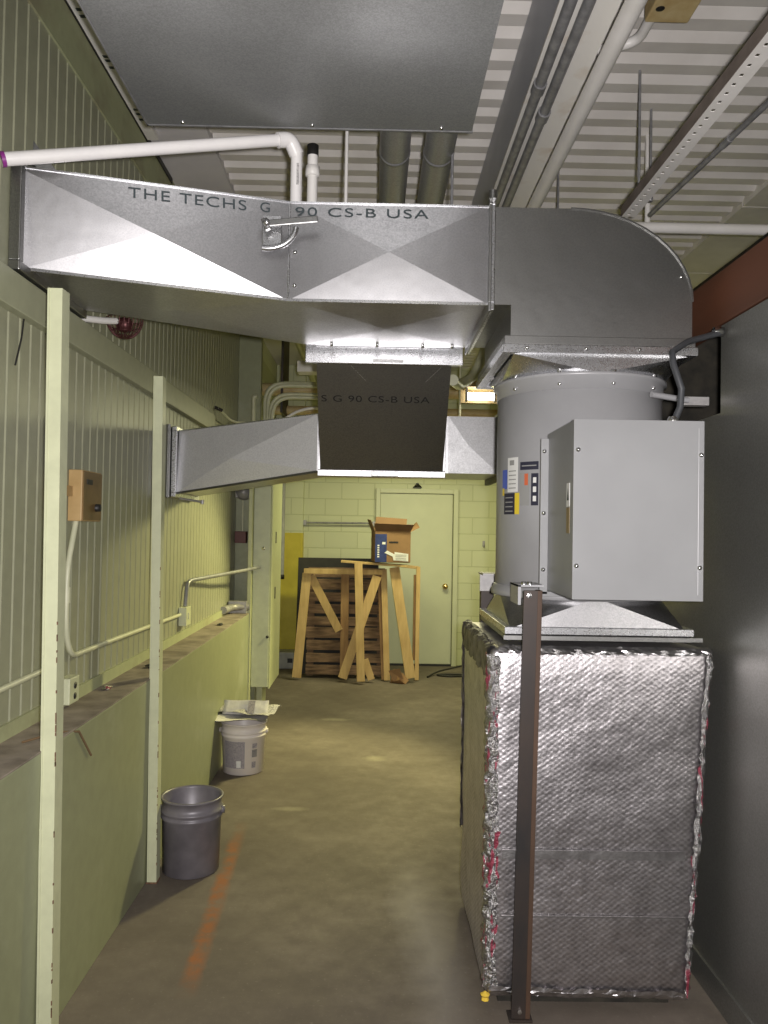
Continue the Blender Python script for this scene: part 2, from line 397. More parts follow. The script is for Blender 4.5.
# back wall with yellow lower pilaster
mb = MB().box(WX - .2, 3.4, YB, YB + .2, 0, 3.7, M['cmu'])
mb.box(-1.2, -.855, 9.62, YB, 1.58, 3.62, M['cmu']).box(-1.2, -.853, 9.615, YB, 0, 1.58, M['yellow'])
struct(mb.build('wall_back'))
struct(MB().box(3.2, 3.4, YN, YB, 0, 3.7, M['cmu']).build('wall_right'))
struct(MB().box(WX - .2, 3.4, YN - .2, YN, 0, 3.7, M['green_low']).build('wall_front'))
# corrugated roof deck, ribs across the corridor
mb = MB(); pr = []; y = YN; p = .1524
while y < YB:
    pr += [(y, 0), (y + .070, 0), (y + .104, .030), (y + .1184, .030)]; y += p
vs = [(x, yy, CZ + .03 + d) for x in (-.9, 2.2) for yy, d in pr]; n = len(pr)
mb.add(vs, [(i, i + 1, n + i + 1, n + i) for i in range(n - 1)], M['deck'])
mb.box(WX - .2, 3.4, YN, YB, CZ + .09, CZ + .15, M['deck'])
struct(mb.build('ceiling'))
mb = MB().box(WX, -.865, YN, YB, CZ, CZ + .08, M['soffit']); struct(mb.build('trim_4'))
mb = MB()
y = YN
while y < YB:
    mb.box(2.17, 3.2, y, min(y + 1.22 - .012, YB), CZ, CZ + .08, M['deck']); y += 1.22
mb.box(2.18, 3.2, YN, YB, CZ + .012, CZ + .085, M['soffit'])
struct(mb.build('trim_5'))
# grey roof beam along the corridor
mb = MB().box(.56, .59, YN, YB, 3.33, CZ + .025, M['beam_grey']).box(.56, .755, YN, YB, 3.318, 3.333, M['beam_white']).box(.725, .755, YN, YB, 3.333, CZ + .025, M['beam_grey'])
struct(mb.build('ceiling_beam'))
# metal-clad wall of the cold room on the right with a cut-out near its top
mb = MB().box(1.22, 1.28, YN, 6.0, 0.0, 2.065, M['clad']).box(1.22, 1.28, YN, 2.81, 2.065, 2.375, M['clad'])
mb.box(1.28, 3.2, 5.94, 6.0, 0, 2.065, M['clad']).box(1.28, 3.2, YN, 6.0, 2.02, 2.06, M['void_shade'])
mb.box(1.75, 1.80, 2.7, 6.0, 2.065, 3.0, M['void_shade']).box(1.28, 1.75, 3.7, 3.75, 2.065, 2.6, M['void_shade']).box(1.28, 1.75, 2.76, 2.81, 2.065, 2.375, M['void_shade'])  # dark panels added inside the cut-out, its shade painted in their colour
mb.box(1.212, 1.221, YN, 6.0, 0, .10, M['clad'])
struct(mb.build('wall_right_cladding'))
# door in the back wall
mb = MB().box(.075, .955, YB - .03, YB, .02, 2.08, M['door_paint']); d = mb.build('door_1', bevel=.003); struct(d)
mb = MB().box(.02, .072, YB - .06, YB, 0, 2.14, M['door_paint']).box(.958, 1.02, YB - .06, YB, 0, 2.14, M['door_paint']).box(.072, .958, YB - .06, YB, 2.083, 2.14, M['door_paint'])
mb.box(.958, .966, YB - .064, YB - .03, .02, 2.08, M['green_trim'])
mb.build('door_frame', d, bevel=.004)
mb = MB().lathe((.875, YB - .03, .96), [(.0, -.072), (.022, -.07), (.031, -.055), (.028, -.04), (.014, -.03), (.013, -.01), (.034, -.008), (.034, 0)], M['brass'], 24, 'y')
mb.build('door_knob', d)
mb = MB().box(.075, .955, YB - .06, YB - .01, 0, .018, M['black']); mb.build('threshold', d)

# ------------------------------------------------------------------ posts on the left
def post(x0, x1, y0, d, z1, lean, label):
    t = thing('support_post', ((x0 + x1) / 2, y0 + d / 2, 0), label, 'post', 'painted posts along the low wall')
    mb = MB()
    def slab(xa, xb, ya, yb, za, zb, m):
        k0, k1 = lean * za / z1, lean * zb / z1
        p = [(xa, ya), (xb, ya), (xb, yb), (xa, yb)]
        mb.hexa([(x + k0, y, za) for x, y in p] + [(x + k1, y, zb) for x, y in p], m)
    slab(x0, x1, y0, y0 + d, .006, z1, M['green_post'])
    for k in range(26):
        z = random.uniform(.05, 1.5); h = random.uniform(.004, .022); slab(x1 - .002, x1 + .0007, y0 - .0007, y0 + random.uniform(.002, .005), z, z + h, M['chip'])
    slab(x0 + .004, x0 + .008, y0 - .003, y0, .02, z1, M['green_post'])
    mb.build('shaft', t)
    mb = MB().box(x0 - .003, x1 + .003, y0 - .004, y0 + d, 0, .006, M['chip']); mb.build('foot_plate', t)
post(-1.0085, -.962, 2.50, .06, 2.37, -.026, 'nearest pale green square post rising before the low wall')
post(-1.0085, -.965, 3.70, .06, 2.325, -.024, 'farther pale green post standing just left of the grey bucket')

# ------------------------------------------------------------------ main duct
G, GB, GD = M['galv'], M['galv_bright'], M['galv_dull_shade']
D = thing('main_duct', (-.4, 3.0, 2.45), 'large galvanised supply duct crossing the corridor overhead with stencilled lettering', 'duct')
FL, FM, FR = Vector((WX + .02, 2.585, 0)), Vector((-.322, 2.85, 0)), Vector((.395, 2.85, 0))
BL, BM, BR = Vector((WX + .02, 3.12, 0)), Vector((-.322, 3.53, 0)), Vector((.395, 3.53, 0))
Z0, Z1 = 2.447, 2.80
def Z(p, z): return Vector((p.x, p.y, z))
dn = Vector((FM.y - FL.y, -(FM.x - FL.x), 0)).normalized()     # outward normal of slanted front sheet
mb = MB()
fp = [Z(FL, 2.474) + Vector((0, .058, 0)), Z(FM, Z0), Z(FM, Z1), Z(FL, 2.79)]
ap1 = fp[1].lerp(fp[3], .52) + dn * .005
tri_plate(mb, fp, ap1, G)
bt = [fp[0], Z(BL, 2.474), Z(BM, Z0), Z(FM, Z0)]
tri_plate(mb, bt, (bt[0] + bt[1] + bt[2] + bt[3]) / 4 - Vector((0, 0, .010)), G)
mb.add([Z(FL, 2.79), Z(FM, Z1), Z(BM, Z1), Z(BL, 2.79)], [(0, 1, 2, 3)], G)
mb.add([Z(BL, 2.474), Z(BL, 2.79), Z(BM, Z1), Z(BM, Z0)], [(0, 1, 2, 3)], G)
mb.build('transition_section', D, fix=False)
mb = MB()
fp2 = [Z(FM, Z0), Z(FR, Z0), Z(FR, Z1), Z(FM, Z1)]
ap2 = (fp2[0] + fp2[1] + fp2[2] + fp2[3]) / 4 + Vector((0, -.017, 0))
tri_plate(mb, fp2, ap2, G)
bt = [Z(FM, Z0), Z(BM, Z0), Z(BR, Z0), Z(FR, Z0)]
tri_plate(mb, bt, (bt[0] + bt[1] + bt[2] + bt[3]) / 4 - Vector((0, 0, .012)), G)
mb.add([Z(FM, Z1), Z(FR, Z1), Z(BR, Z1), Z(BM, Z1)], [(0, 1, 2, 3)], G)
mb.add([Z(BM, Z0), Z(BM, Z1), Z(BR, Z1), Z(BR, Z0)], [(0, 1, 2, 3)], G)
mb.build('straight_section', D, fix=False)
# folded bottom edge hem, bright
mb = MB()
for a, b, z in ((FL, FM, 0), (FM, FR, 0)):
    za = 2.474 if a is FL else Z0
    mb.bar((fp[0] if a is FL else Z(a, za)) + Vector((0, -.004, 0)), Z(b, Z0) + Vector((0, -.004, 0)), .010, .006, GB)
    zt = 2.79 if a is FL else Z1
    mb.bar(Z(a, zt) + Vector((0, -.002, 0)), Z(b, Z1) + Vector((0, -.002, 0)), .006, .005, GB)
mb.build('hem', D)
mb = MB().tube([Z(FM, Z0) + Vector((0, -.002, 0)), Z(FM, Z1) + Vector((0, -.002, 0))], .004, GB, 8); mb.build('seam', D)
# wall flange and rear seam flange
mb = MB().ring((2.556, 3.16, 2.445, 2.826), (2.587, 3.118, 2.476, 2.788), 'x', WX + .013, WX + .05, GD); mb.build('wall_flange', D, bevel=.003)
mb = MB().add([(WX + .02, 2.70, 2.83), (WX + .10, 2.74, 2.83), (WX + .022, 2.70, 2.93), (WX + .02, 2.706, 2.83), (WX + .10, 2.746, 2.83), (WX + .022, 2.706, 2.93)], [(0, 1, 2), (5, 4, 3), (0, 2, 5, 3), (1, 4, 5, 2), (0, 3, 4, 1)], GD); mb.build('corner_gusset', D)
mb = MB().ring((2.822, 3.56, 2.417, 2.83), (2.852, 3.53, Z0 + .001, Z1 - .001), 'x', .392, .402, GD); mb.ring((2.826, 3.556, 2.421, 2.826), (2.852, 3.53, Z0 + .001, Z1 - .001), 'x', .402, .414, GB)
mb.build('joint_flange', D, bevel=.002)
mb = MB().tube([(.403, 2.818, 2.815), (.403, 2.818, 2.845)], .014, GD, 12); mb.build('corner_bolt', D)
for zz in (2.50, 2.62, 2.74):
    MB().lathe((-.30, 2.848, zz), [(0, -.006), (.006, -.005), (.008, 0)], M['screw'], 10, 'y').build('screw', D)
for xx in (-.2, .0, .2, .33):
    MB().lathe((xx, 3.50, Z0), [(0, -.014), (.006, -.013), (.007, 0)], M['screw'], 10, 'z').build('screw', D)
# damper quadrant
H = MB().box(-.412, -.345, 2.806, 2.822, 2.62, 2.735, GB).build('damper_plate', D, bevel=.002)
hb = MB(); arc = [(-.392 + .10 * math.cos(x_), 2.795, 2.695 + .082 * math.sin(x_)) for x_ in [math.radians(x) for x in range(-100, 1, 8)]]
hb.tube(arc, .011, GB, 10)
q = hb.build('quadrant', H); lab(q, 'shiny curved locking arc')
hb = MB().bar((-.405, 2.772, 2.685), (-.385, 2.772, 2.693), .045, .012, GD).bar((-.39, 2.772, 2.693), (-.215, 2.772, 2.712), .024, .008, GD)
lab(hb.build('lever', H, bevel=.003), 'flat damper lever')
MB().lathe((-.392, 2.77, 2.692), [(0, -.018), (.012, -.016), (.013, 0)], GB, 12, 'y').build('pivot_nut', H)
# stencilled lettering
def onplane(a, b, c, x, z):
    n = (b - a).cross(c - a)
    return Vector((x, a.y - (n.x * (x - a.x) + n.z * (z - a.z)) / n.y, z))
tt = (fp[3], fp[2], ap1)
u1 = (onplane(*tt, -.46, 2.768) - onplane(*tt, -.83, 2.758)); v1 = onplane(*tt, -.46, 2.80) - onplane(*tt, -.46, 2.768)
text_mesh('THE TECHS', .052, onplane(*tt, -.85, 2.738) + Vector((0, -.001, 0)), u1, v1, M['ink'], 'stencil_lettering', D, 1.38, 1.12)
text_mesh('G', .05, onplane(*tt, -.425, 2.752) + Vector((0, -.001, 0)), u1, v1, M['ink'], 'stencil_lettering', D, 1.1)
tt = (fp2[3], fp2[2], ap2)
u1 = (onplane(*tt, .1, 2.78) - onplane(*tt, -.2, 2.78)); v1 = onplane(*tt, 0, 2.79) - onplane(*tt, 0, 2.76)
text_mesh('90 CS-B USA', .048, onplane(*tt, -.305, 2.75) + Vector((0, -.001, 0)), u1, v1, M['ink'], 'stencil_lettering', D, 1.62, 1.15)

# ------------------------------------------------------------------ elbow above the fan
E_ = thing('duct_elbow', (.8, 3.19, 2.31), 'curved galvanised elbow turning the overhead duct down into the grey fan', 'duct')
out = [(.418, Z0), (.478, Z0), (.478, 2.315), (1.132, 2.315), (1.132, 2.47)]
for k in range(1, 13):
    a = PI / 2 * k / 12; out.append((.69 + .442 * math.cos(a), 2.47 + .33 * math.sin(a)))
out += [(.418, 2.80)]
MB().prism(out, 'y', 2.85, 3.53, M['galv_dull_shade']).build('elbow_body', E_)  # darker tone stands in for a face reflecting away from the flash
for y0 in (2.846, 3.53):
    mb = MB()
    arcp = [p for p in out[4:-1]]
    for i in range(len(arcp) - 1):
        mb.bar((arcp[i][0], y0, arcp[i][1]), (arcp[i + 1][0], y0, arcp[i + 1][1]), .006, .005, GD)
    mb.build('edge_seam', E_)
mb = MB().ring((.452, 1.134, 2.82, 3.56), (.48, 1.106, 2.852, 3.528), 'z', 2.300, 2.330, GD)
mb.ring((.446, 1.140, 2.812, 3.568), (.48, 1.106, 2.852, 3.528), 'z', 2.268, 2.298, GB); mb.build('bottom_flange', E_, bevel=.002)
for xx in (.53, .74, .93, 1.06):
    MB().lathe((xx, 2.812, 2.284), [(0, -.007), (.006, -.006), (.007, 0)], M['screw'], 10, 'y').build('screw', E_)
MB().lathe((1.09, 2.85, 2.56), [(0, -.006), (.005, -.005), (.006, 0)], M['screw'], 10, 'y').build('screw', E_)

# ------------------------------------------------------------------ inline fan
cx, cy, R = .800, 3.15, .316
Fn = thing('inline_fan', (cx, cy, 1.27), 'tall grey cylindrical inline fan standing on the foil-wrapped duct', 'fan')
def sq2round(mb, zs, half, zr, r, m):
    c = [Vector((cx + sx * half, cy + sy * half, zs)) for sx, sy in ((-1, -1), (1, -1), (1, 1), (-1, 1))]
    K = 8
    for q in range(4):
        base = -3 * PI / 4 - PI / 4 + q * PI / 2
        arcp = [Vector((cx + r * math.cos(base + PI / 2 * k / K), cy + r * math.sin(base + PI / 2 * k / K), zr)) for k in range(K + 1)]
        vs = [c[q]] + arcp
        mb.add(vs, [(0, k + 1, k + 2) for k in range(K)], m, True)
        mb.add([c[q], c[(q + 1) % 4], arcp[-1]], [(0, 1, 2)], m)
mb = MB(); sq2round(mb, 2.268, .312, 2.205, R - .004, GB); mb.build('upper_transition', Fn)
mb = MB(); sq2round(mb, 1.290, .312, 1.400, R - .012, G); mb.build('lower_transition', Fn)
mb = MB().ring((cx - .335, cx + .335, cy - .335, cy + .335), (cx - .308, cx + .308, cy - .308, cy + .308), 'z', 1.272, 1.298, GB)
mb.ring((cx - .33, cx + .33, cy - .33, cy + .33), (cx - .308, cx + .308, cy - .308, cy + .308), 'z', 1.250, 1.269, GD); mb.build('lower_flange', Fn, bevel=.002)
mb = MB().bar((cx - .34, cy - .342, 1.262), (cx + .36, cy - .342, 1.262), .014, .012, GD); mb.build('drive_slip', Fn)
hz = MB().lathe((cx, cy, 0), [(R - .012, 1.392), (R, 1.395), (R, 2.205), (R - .012, 2.208)], M['blower'], 64).build('housing', Fn)
mb = MB().lathe((cx, cy, 0), [(R, 2.150), (R + .004, 2.150), (R + .004, 2.192), (R + .016, 2.196), (R + .016, 2.208), (R - .01, 2.210)], M['blower'], 64); mb.build('top_rim', Fn)
mb = MB().lathe((cx, cy, 0), [(R, 1.430), (R + .006, 1.428), (R + .016, 1.404), (R + .016, 1.390), (R - .01, 1.388)], M['blower'], 64); mb.build('bottom_rim', Fn)
for k in range(5):
    a = math.radians(-150 + 34 * k)
    MB().lathe((cx + (R + .008) * math.cos(a), cy + (R + .008) * math.sin(a), 2.208), [(.010, 0), (.010, .008), (0, .009)], M['screw'], 8).build('rim_bolt', Fn)
    MB().lathe((cx + (R + .006) * math.cos(a), cy + (R + .006) * math.sin(a), 2.168), [(0, -.006), (.007, -.004), (.007, .004), (0, .006)], M['screw'], 8).build('rim_bolt', Fn)
# motor cover box
bx0, bx1, by0, bz0, bz1 = .617, 1.020, 2.47, 1.425, 1.985
mb = MB().box(bx0, bx1, by0, 2.86, bz0, bz1, M['blower_box'])
cov = mb.build('motor_cover', Fn, bevel=.004)
mb = MB().box(bx0 - .002, bx1 + .002, by0 - .002, by0 + .003, bz0 + .001, bz1 + .001, M['blower_box']).box(bx1 - .016, bx1 - .014, by0 - .003, by0 - .001, bz0 + .02, bz1 - .02, M['blower'])
mb.build('front_lid', cov, bevel=.001)
mb = MB().box(bx0 - .028, bx0, 2.83, 2.844, bz0 - .012, bz1 - .02, M['blower_box']).box(bx0 - .028, bx1, 2.83, 2.86, bz0 - .02, bz0 - .002, M['blower_box'])
mb.build('side_flange', cov, bevel=.001)
for x, z in ((bx0 + .012, 1.89), (bx0 + .010, 1.53), (bx1 - .008, 1.88), (bx1 - .010, 1.53)):
    MB().lathe((x, by0 - .002, z), [(0, -.007), (.006, -.006), (.008, 0)], M['screw'], 12, 'y').build('screw', cov)
for z in (1.92, 1.70, 1.50):
    MB().lathe((bx0 - .016, 2.83, z), [(0, -.006), (.006, -.005), (.008, 0)], M['screw'], 12, 'y').build('screw', cov)
for y in (2.55, 2.72): MB().lathe((bx0 + .1, y, bz1), [(.007, 0), (.006, .006), (0, .007)], M['screw'], 10).build('screw', cov)
mb = MB().box(bx0 - .0012, bx0, 2.52, 2.56, 1.715, 1.79, M['sticker_white']).add([(bx0 - .0016, 2.528, 1.735), (bx0 - .0016, 2.552, 1.735), (bx0 - .0016, 2.54, 1.775)], [(0, 1, 2)], M['ink'])
lab(mb.build('warning_sticker', cov), 'small white warning sticker with black triangle')
lab(MB().box(bx0 - .0012, bx0, 2.52, 2.56, 1.63, 1.712, M['sticker_brown']).build('instruction_sticker', cov), 'small brown sticker below the white one')
# curved stickers on the housing (angles from housing axis)
def curved(a0, a1, z0, z1, m, name, l, off=.001):
    mb = MB(); K = 5; vs = []
    for k in range(K + 1):
        a = math.radians(a0 + (a1 - a0) * k / K)
        for z in (z0, z1): vs.append((cx + (R + off) * math.cos(a), cy + (R + off) * math.sin(a), z + .03))
    mb.add(vs, [(2 * k, 2 * k + 2, 2 * k + 3, 2 * k + 1) for k in range(K)], m, True)
    o = mb.build(name, hz, fix=False)
    if l: lab(o, l)
S = [(-166, -159, 1.765, 1.838, 'sticker_blue', 'blue sticker'), (-158.5, -147, 1.752, 1.882, 'sticker_white', 'tall white instruction sticker'),
     (-166, -163, 1.74, 1.768, 'sticker_yellow', 'small yellow sticker'),
     (-163, -150, 1.668, 1.748, 'sticker_black', 'dark data sticker'), (-150, -145.5, 1.668, 1.748, 'sticker_yellow', 'yellow sticker edge'),
     (-145, -130, 1.832, 1.862, 'sticker_black', 'small black sticker'), (-145.5, -137, 1.70, 1.822, 'sticker_grey', 'grey and orange rating sticker'),
     (-135.5, -130, 1.70, 1.818, 'sticker_black', 'narrow black sticker with white symbols')]
for a0, a1, z0, z1, m, l in S: curved(a0, a1, z0, z1, M[m], 'sticker', l)
curved(-141, -138, 1.775, 1.818, M['sticker_red'], 'sticker_print', 'orange print', .0016)
curved(-156, -151, 1.853, 1.872, M['sticker_grey'], 'sticker_print', 'grey emblem', .0016)
for k in range(5): curved(-157, -149, 1.765 + k * .016, 1.769 + k * .016, M['sticker_grey'], 'sticker_print', None, .0016)
for k in range(3): curved(-134, -131.5, 1.715 + k * .034, 1.735 + k * .034, M['sticker_white'], 'sticker_print', None, .0016)
for k in range(4): curved(-161, -152, 1.678 + k * .017, 1.682 + k * .017, M['sticker_grey'], 'sticker_print', None, .0016)
curved(-143.5, -131.5, 1.845, 1.849, M['sticker_grey'], 'sticker_print', None, .0016)

# ------------------------------------------------------------------ foil-wrapped duct below the fan
I = thing('insulated_duct', (.77, 3.13, 0), 'big box duct wrapped in dimpled silver foil insulation on the floor', 'duct')
x0, x1, y0, y1, z0, z1 = .408, 1.105, 2.765, 3.56, .035, 1.230
def xr(z): return x1 + .072 * max(0, min(1, z / z1))
bm = bmesh.new(); bmesh.ops.create_cube(bm, size=1)
for v in bm.verts: v.co = Vector((x0 + (v.co.x + .5) * (x1 - x0), y0 + (v.co.y + .5) * (y1 - y0), z0 + (v.co.z + .5) * (z1 - z0)))
bmesh.ops.bevel(bm, geom=bm.edges[:], offset=.022, segments=3, affect='EDGES', profile=.5)
bmesh.ops.subdivide_edges(bm, edges=[e for e in bm.edges if e.calc_length() > .3], cuts=14, use_grid_fill=True)
bm.normal_update()
for v in bm.verts:
    s = noise.noise(v.co * 5) * .006 + noise.noise(v.co * 17) * .003
    v.co += v.normal * s
    k_ = (v.co.x - x0) / (x1 - x0); v.co.x += k_ * (xr(v.co.z) - x1)
mb = MB(); bm.verts.index_update()
mb.add([v.co.copy() for v in bm.verts], [tuple(v.index for v in f.verts) for f in bm.faces], M['foil'], True); bm.free()
mb.build('foil_wrap', I)
MB().box(x0 + .05, x1 - .05, y0 + .05, y1 - .05, 0, .04, M['void_shade']).build('base_frame', I)  # inset base, coloured dark for the shade in the gap
def tape(a, b, n1, n2, w1, w2, m, name, jit=.005, n=46, l=None, corner=.012):
    a, b = Vector(a), Vector(b); n1, n2 = Vector(n1), Vector(n2); mb = MB(); vs = []
    off = .006
    for i in range(n + 1):
        p = a.lerp(b, i / n)
        e1 = w1 * (1 + .25 * noise.noise(p * 9)); e2 = w2 * (1 + .25 * noise.noise(p * 9 + Vector((5, 0, 0))))
        row = [p - n2 * e1 + n1 * off, p - n2 * e1 * .5 + n1 * off, p - n2 * corner + n1 * off, p + (n1 + n2) * (off * .2 - corner * .2), p - n1 * corner + n2 * off, p - n1 * e2 * .5 + n2 * off, p - n1 * e2 + n2 * off]
        for q in row:
            r = Vector((random.uniform(-1, 1), random.uniform(-1, 1), random.uniform(-1, 1))) * jit
            vs.append(q + r * .7 + (n1 + n2) * abs(noise.noise(q * 30)) * jit)
    k = 7
    mb.add(vs, [(i * k + j, i * k + j + 1, (i + 1) * k + j + 1, (i + 1) * k + j) for i in range(n) for j in range(k - 1)], m, False)
    o = mb.build(name, I)
    if l: lab(o, l)
F_, Lf, Rt, Tp, Bt = (0, -1, 0), (-1, 0, 0), (1, 0, 0), (0, 0, 1), (0, 0, -1)
tape((x0, y0, z0 + .04), (x0, y0, z1 - .02), Lf, F_, .05, .034, M['tape'], 'foil_tape', .008, 60, 'crinkled foil tape with red print down the near left edge')
tape((xr(0), y0, z0 + .02), (xr(z1), y0, z1 - .01), Rt, F_, .04, .022, M['tape'], 'foil_tape', .007, 60, 'crinkled foil tape with red print down the right edge')
tape((x0 + .03, y0, z1), (xr(z1), y0, z1), Tp, F_, .04, .018, M['tape_plain'], 'foil_tape', .004, 40)
tape((x0 + .01, y0, z0 + .02), (x1, y0, z0 + .006), Bt, F_, .03, .028, M['tape_plain'], 'foil_tape', .004, 36)
tape((x0, y1, z0 + .3), (x0, y1, z1), Lf, (0, 1, 0), .03, .03, M['tape_dark'], 'foil_tape', .005, 40)
tape((x0, y0 + .03, z1), (x0, y1, z1), Tp, Lf, .03, .10, M['tape_dark'], 'foil_flap', .007, 30, 'dark rumpled foil folded over the left top edge')
for za_, zb_, m_ in ((.318, .323, 'foil_dull'), (.515, .545, 'foil_dull')):
    lab(MB().box(x0 + .05, x1 - .02, y0 - .011, y0 - .007, za_, zb_, M[m_]).build('overlap_seam', I), 'horizontal overlap across the foil front')
vs = []; mb = MB()
mb.lathe((x0 - .002, y0 - .008, .05), [(0, -.016), (.014, -.012), (.010, -.002), (.017, .006), (.008, .012), (0, .018)], M['foam'], 7, 'z', False); lab(mb.build('insulation_tuft', I), 'yellow insulation sticking out at the bottom corner')

# rusty steel posts
def spost(loc, top, label, name='steel_post'):
    return thing(name, loc, label, 'post', 'rusty posts carrying the fan')
t = spost((.515, 2.72, 0), 0, 'near rusty steel angle post in front of the foil-wrapped duct')
def sheared(x, w, y0, y1, za, zb, lean, m, mb):
    p = [(x, y0, za), (x + w, y0, za), (x + w, y1, za), (x, y1, za)]
    mb.hexa(p + [(a + lean, b, zb) for a, b, _ in p], m)
mb = MB(); sheared(.486, .062, 2.700, 2.708, .008, 1.435, .024, M['rust'], mb); sheared(.533, .0155, 2.6985, 2.745, .008, 1.435, .024, M['rust_brown'], mb)
mb.build('shaft', t, bevel=.001)
MB().box(.478, .556, 2.69, 2.752, 0, .008, M['rust']).build('foot_plate', t, bevel=.001)
MB().lathe((.513, 2.70, .035), [(0, -.01), (.008, -.009), (.009, 0)], M['screw'], 6, 'y', False).build('anchor_bolt', t)
mb = MB().box(.492, .502, 2.712, 2.86, 1.385, 1.452, M['blower']).box(.492, .58, 2.712, 2.86, 1.446, 1.453, M['blower'])
lab(mb.build('fan_bracket', t), 'grey angle bracket bolted to the post head')
for x in (.515, .535): MB().lathe((x, 2.73, 1.453), [(.009, 0), (.009, .01), (0, .011)], M['screw'], 6).build('bracket_bolt', t)
MB().lathe((.527, 2.70, 1.418), [(0, -.010), (.009, -.009), (.010, 0)], M['screw'], 6, 'y', False).build('bracket_bolt', t)
t = spost((.515, 3.63, 0), 0, 'far rusty steel post behind the foil-wrapped duct, below a grey bracket')
MB().box(.487, .545, 3.605, 3.655, 0, 1.37, M['rust']).build('shaft', t, bevel=.001)
mb = MB().box(.480, .552, 3.595, 3.605, 1.365, 1.44, M['grey_fit']).box(.480, .60, 3.50, 3.65, 1.44, 1.448, M['grey_fit']); lab(mb.build('fan_bracket', t), 'grey bracket on the post head')
MB().lathe((.538, 3.595, 1.385), [(0, -.012), (.009, -.010), (.010, 0)], M['screw'], 6, 'y', False).build('bracket_bolt', t)

# ------------------------------------------------------------------ sloping branch and rear duct
B = thing('branch_duct', (.06, 3.8, 1.93), 'dark sloping branch duct stepping down from the main duct to the rear duct', 'duct')
X0, X1 = -.280, .346
mb = MB()
mb.box(X0, X1, 3.562, 3.645, 2.462, 2.76, G); mb.build('collar', B)
mb = MB().ring((X0 - .045, X1 + .045, 2.385, 2.80), (X0, X1, 2.462, 2.76), 'y', 3.618, 3.645, GB).ring((X0 - .04, X1 + .04, 2.400, 2.79), (X0, X1, 2.46, 2.76), 'y', 3.649, 3.672, GB)
mb.build('upper_flange', B, bevel=.002)
mb = MB().box(-.02, .12, 3.612, 3.6175, 2.390, 2.405, GD); mb.build('flange_cleat', B)
YF, Zb, Zt = 4.09, 1.935, 2.235
mb = MB().hexa([(X0, 3.672, 2.425), (X1, 3.672, 2.425), (X1, YF, Zb), (X0, YF, Zb), (X0, 3.672, 2.76), (X1, 3.672, 2.76), (X1, YF, Zt), (X0, YF, Zt)], M['galv_dull_shade'])
sl = mb.build('sloping_section', B)
mb = MB().ring((X0 - .014, X1 + .014, Zb - .032, Zt + .03), (X0, X1, Zb, Zt), 'y', YF, YF + .028, G).box(-.02, .12, YF - .006, YF, Zb - .03, Zb - .004, GD)
mb.build('lower_flange', B, bevel=.002)
u = Vector((1, 0, 0)); v = Vector((0, 3.672 - YF, 2.425 - Zb)).normalized(); A = Vector((0, YF, Zb)) + v * .405
text_mesh('S G 90 CS-B USA', .05, A + Vector((X0 + .015, 0, 0)), u, v, M['ink_dark'], 'stencil_lettering', B, 1.32, 1.1)
mb = MB()
for a, b in (((-.12, .60), (-.05, .52)), ((.23, .52), (.30, .60)), ((-.04, .615), (.22, .615))):
    pa = Vector((a[0], YF, Zb)) + v * a[1]; pb = Vector((b[0], YF, Zb)) + v * b[1]
    mb.bar(pa, pb, .003, .001, GB, u.cross(v))
mb.build('scratch', B)

Rr = thing('vent_duct', (0, 4.4, 1.92), 'lower galvanised duct crossing the corridor behind the sloping branch', 'duct')
Y2, Y2b = 4.125, 4.62
xa, xb = -.300, .640
a0, a1, b0, b1 = 1.930, 2.225, 1.825, 2.178
fl = Vector((WX + .06, 4.60, 0)); fm = Vector((xa, Y2, 0)); bl = Vector((WX + .06, 5.15, 0)); bm_ = Vector((xa, Y2b, 0))
nn = Vector((fm.y - fl.y, -(fm.x - fl.x), 0)).normalized()
if nn.y > 0: nn = -nn
mb = MB(); q = [Z(fl, b0), Z(fm, a0), Z(fm, a1), Z(fl, b1)]
# diagonal break from lower left to upper right
GN = M['galv_flashlit']  # paler tone imitates the flash on this front sheet
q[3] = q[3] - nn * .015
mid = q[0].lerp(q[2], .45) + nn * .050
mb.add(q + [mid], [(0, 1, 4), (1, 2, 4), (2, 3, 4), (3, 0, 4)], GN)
mb.add([Z(fl, b0), Z(bl, b0), Z(bm_, a0), Z(fm, a0)], [(0, 1, 2, 3)], G)
mb.add([q[3], Z(fm, a1), Z(bm_, a1), Z(bl, b1)], [(0, 1, 2, 3)], G)
mb.add([Z(bl, b0), Z(bl, b1), Z(bm_, a1), Z(bm_, a0)], [(0, 1, 2, 3)], G)
mb.build('transition_section', Rr, fix=False)
mb = MB(); q = [Vector((xa, Y2, a0)), Vector((xb, Y2, a0)), Vector((xb, Y2, a1)), Vector((xa, Y2, a1))]
mb.add(q, [(0, 1, 2, 3)], G)
q2 = [Vector((X1 + .03, Y2 - .001, a0)), Vector((xb, Y2 - .001, a0)), Vector((xb, Y2 - .001, a1)), Vector((X1 + .03, Y2 - .001, a1))]
tri_plate(mb, q2, (q2[0] + q2[2]) / 2 + Vector((-.03, -.008, 0)), M['galv_old2'])
mb.add([(xa, Y2, a0), (xa, Y2b, a0), (xb, Y2b, a0), (xb, Y2, a0)], [(0, 1, 2, 3)], G)
mb.add([(xa, Y2, a1), (xb, Y2, a1), (xb, Y2b, a1), (xa, Y2b, a1)], [(0, 1, 2, 3)], G)
mb.add([(xa, Y2b, a0), (xa, Y2b, a1), (xb, Y2b, a1), (xb, Y2b, a0)], [(0, 1, 2, 3)], G)
mb.build('straight_section', Rr, fix=False)
mb = MB().ring((Y2 - .03, Y2b + .03, a0 - .03, a1 + .03), (Y2, Y2b, a0, a1), 'x', xb, xb + .025, M['black']); mb.build('joint_flange', Rr)
mb = MB().box(xb + .026, 1.1, Y2, Y2b, a0, a1, GD); mb.build('right_section', Rr)
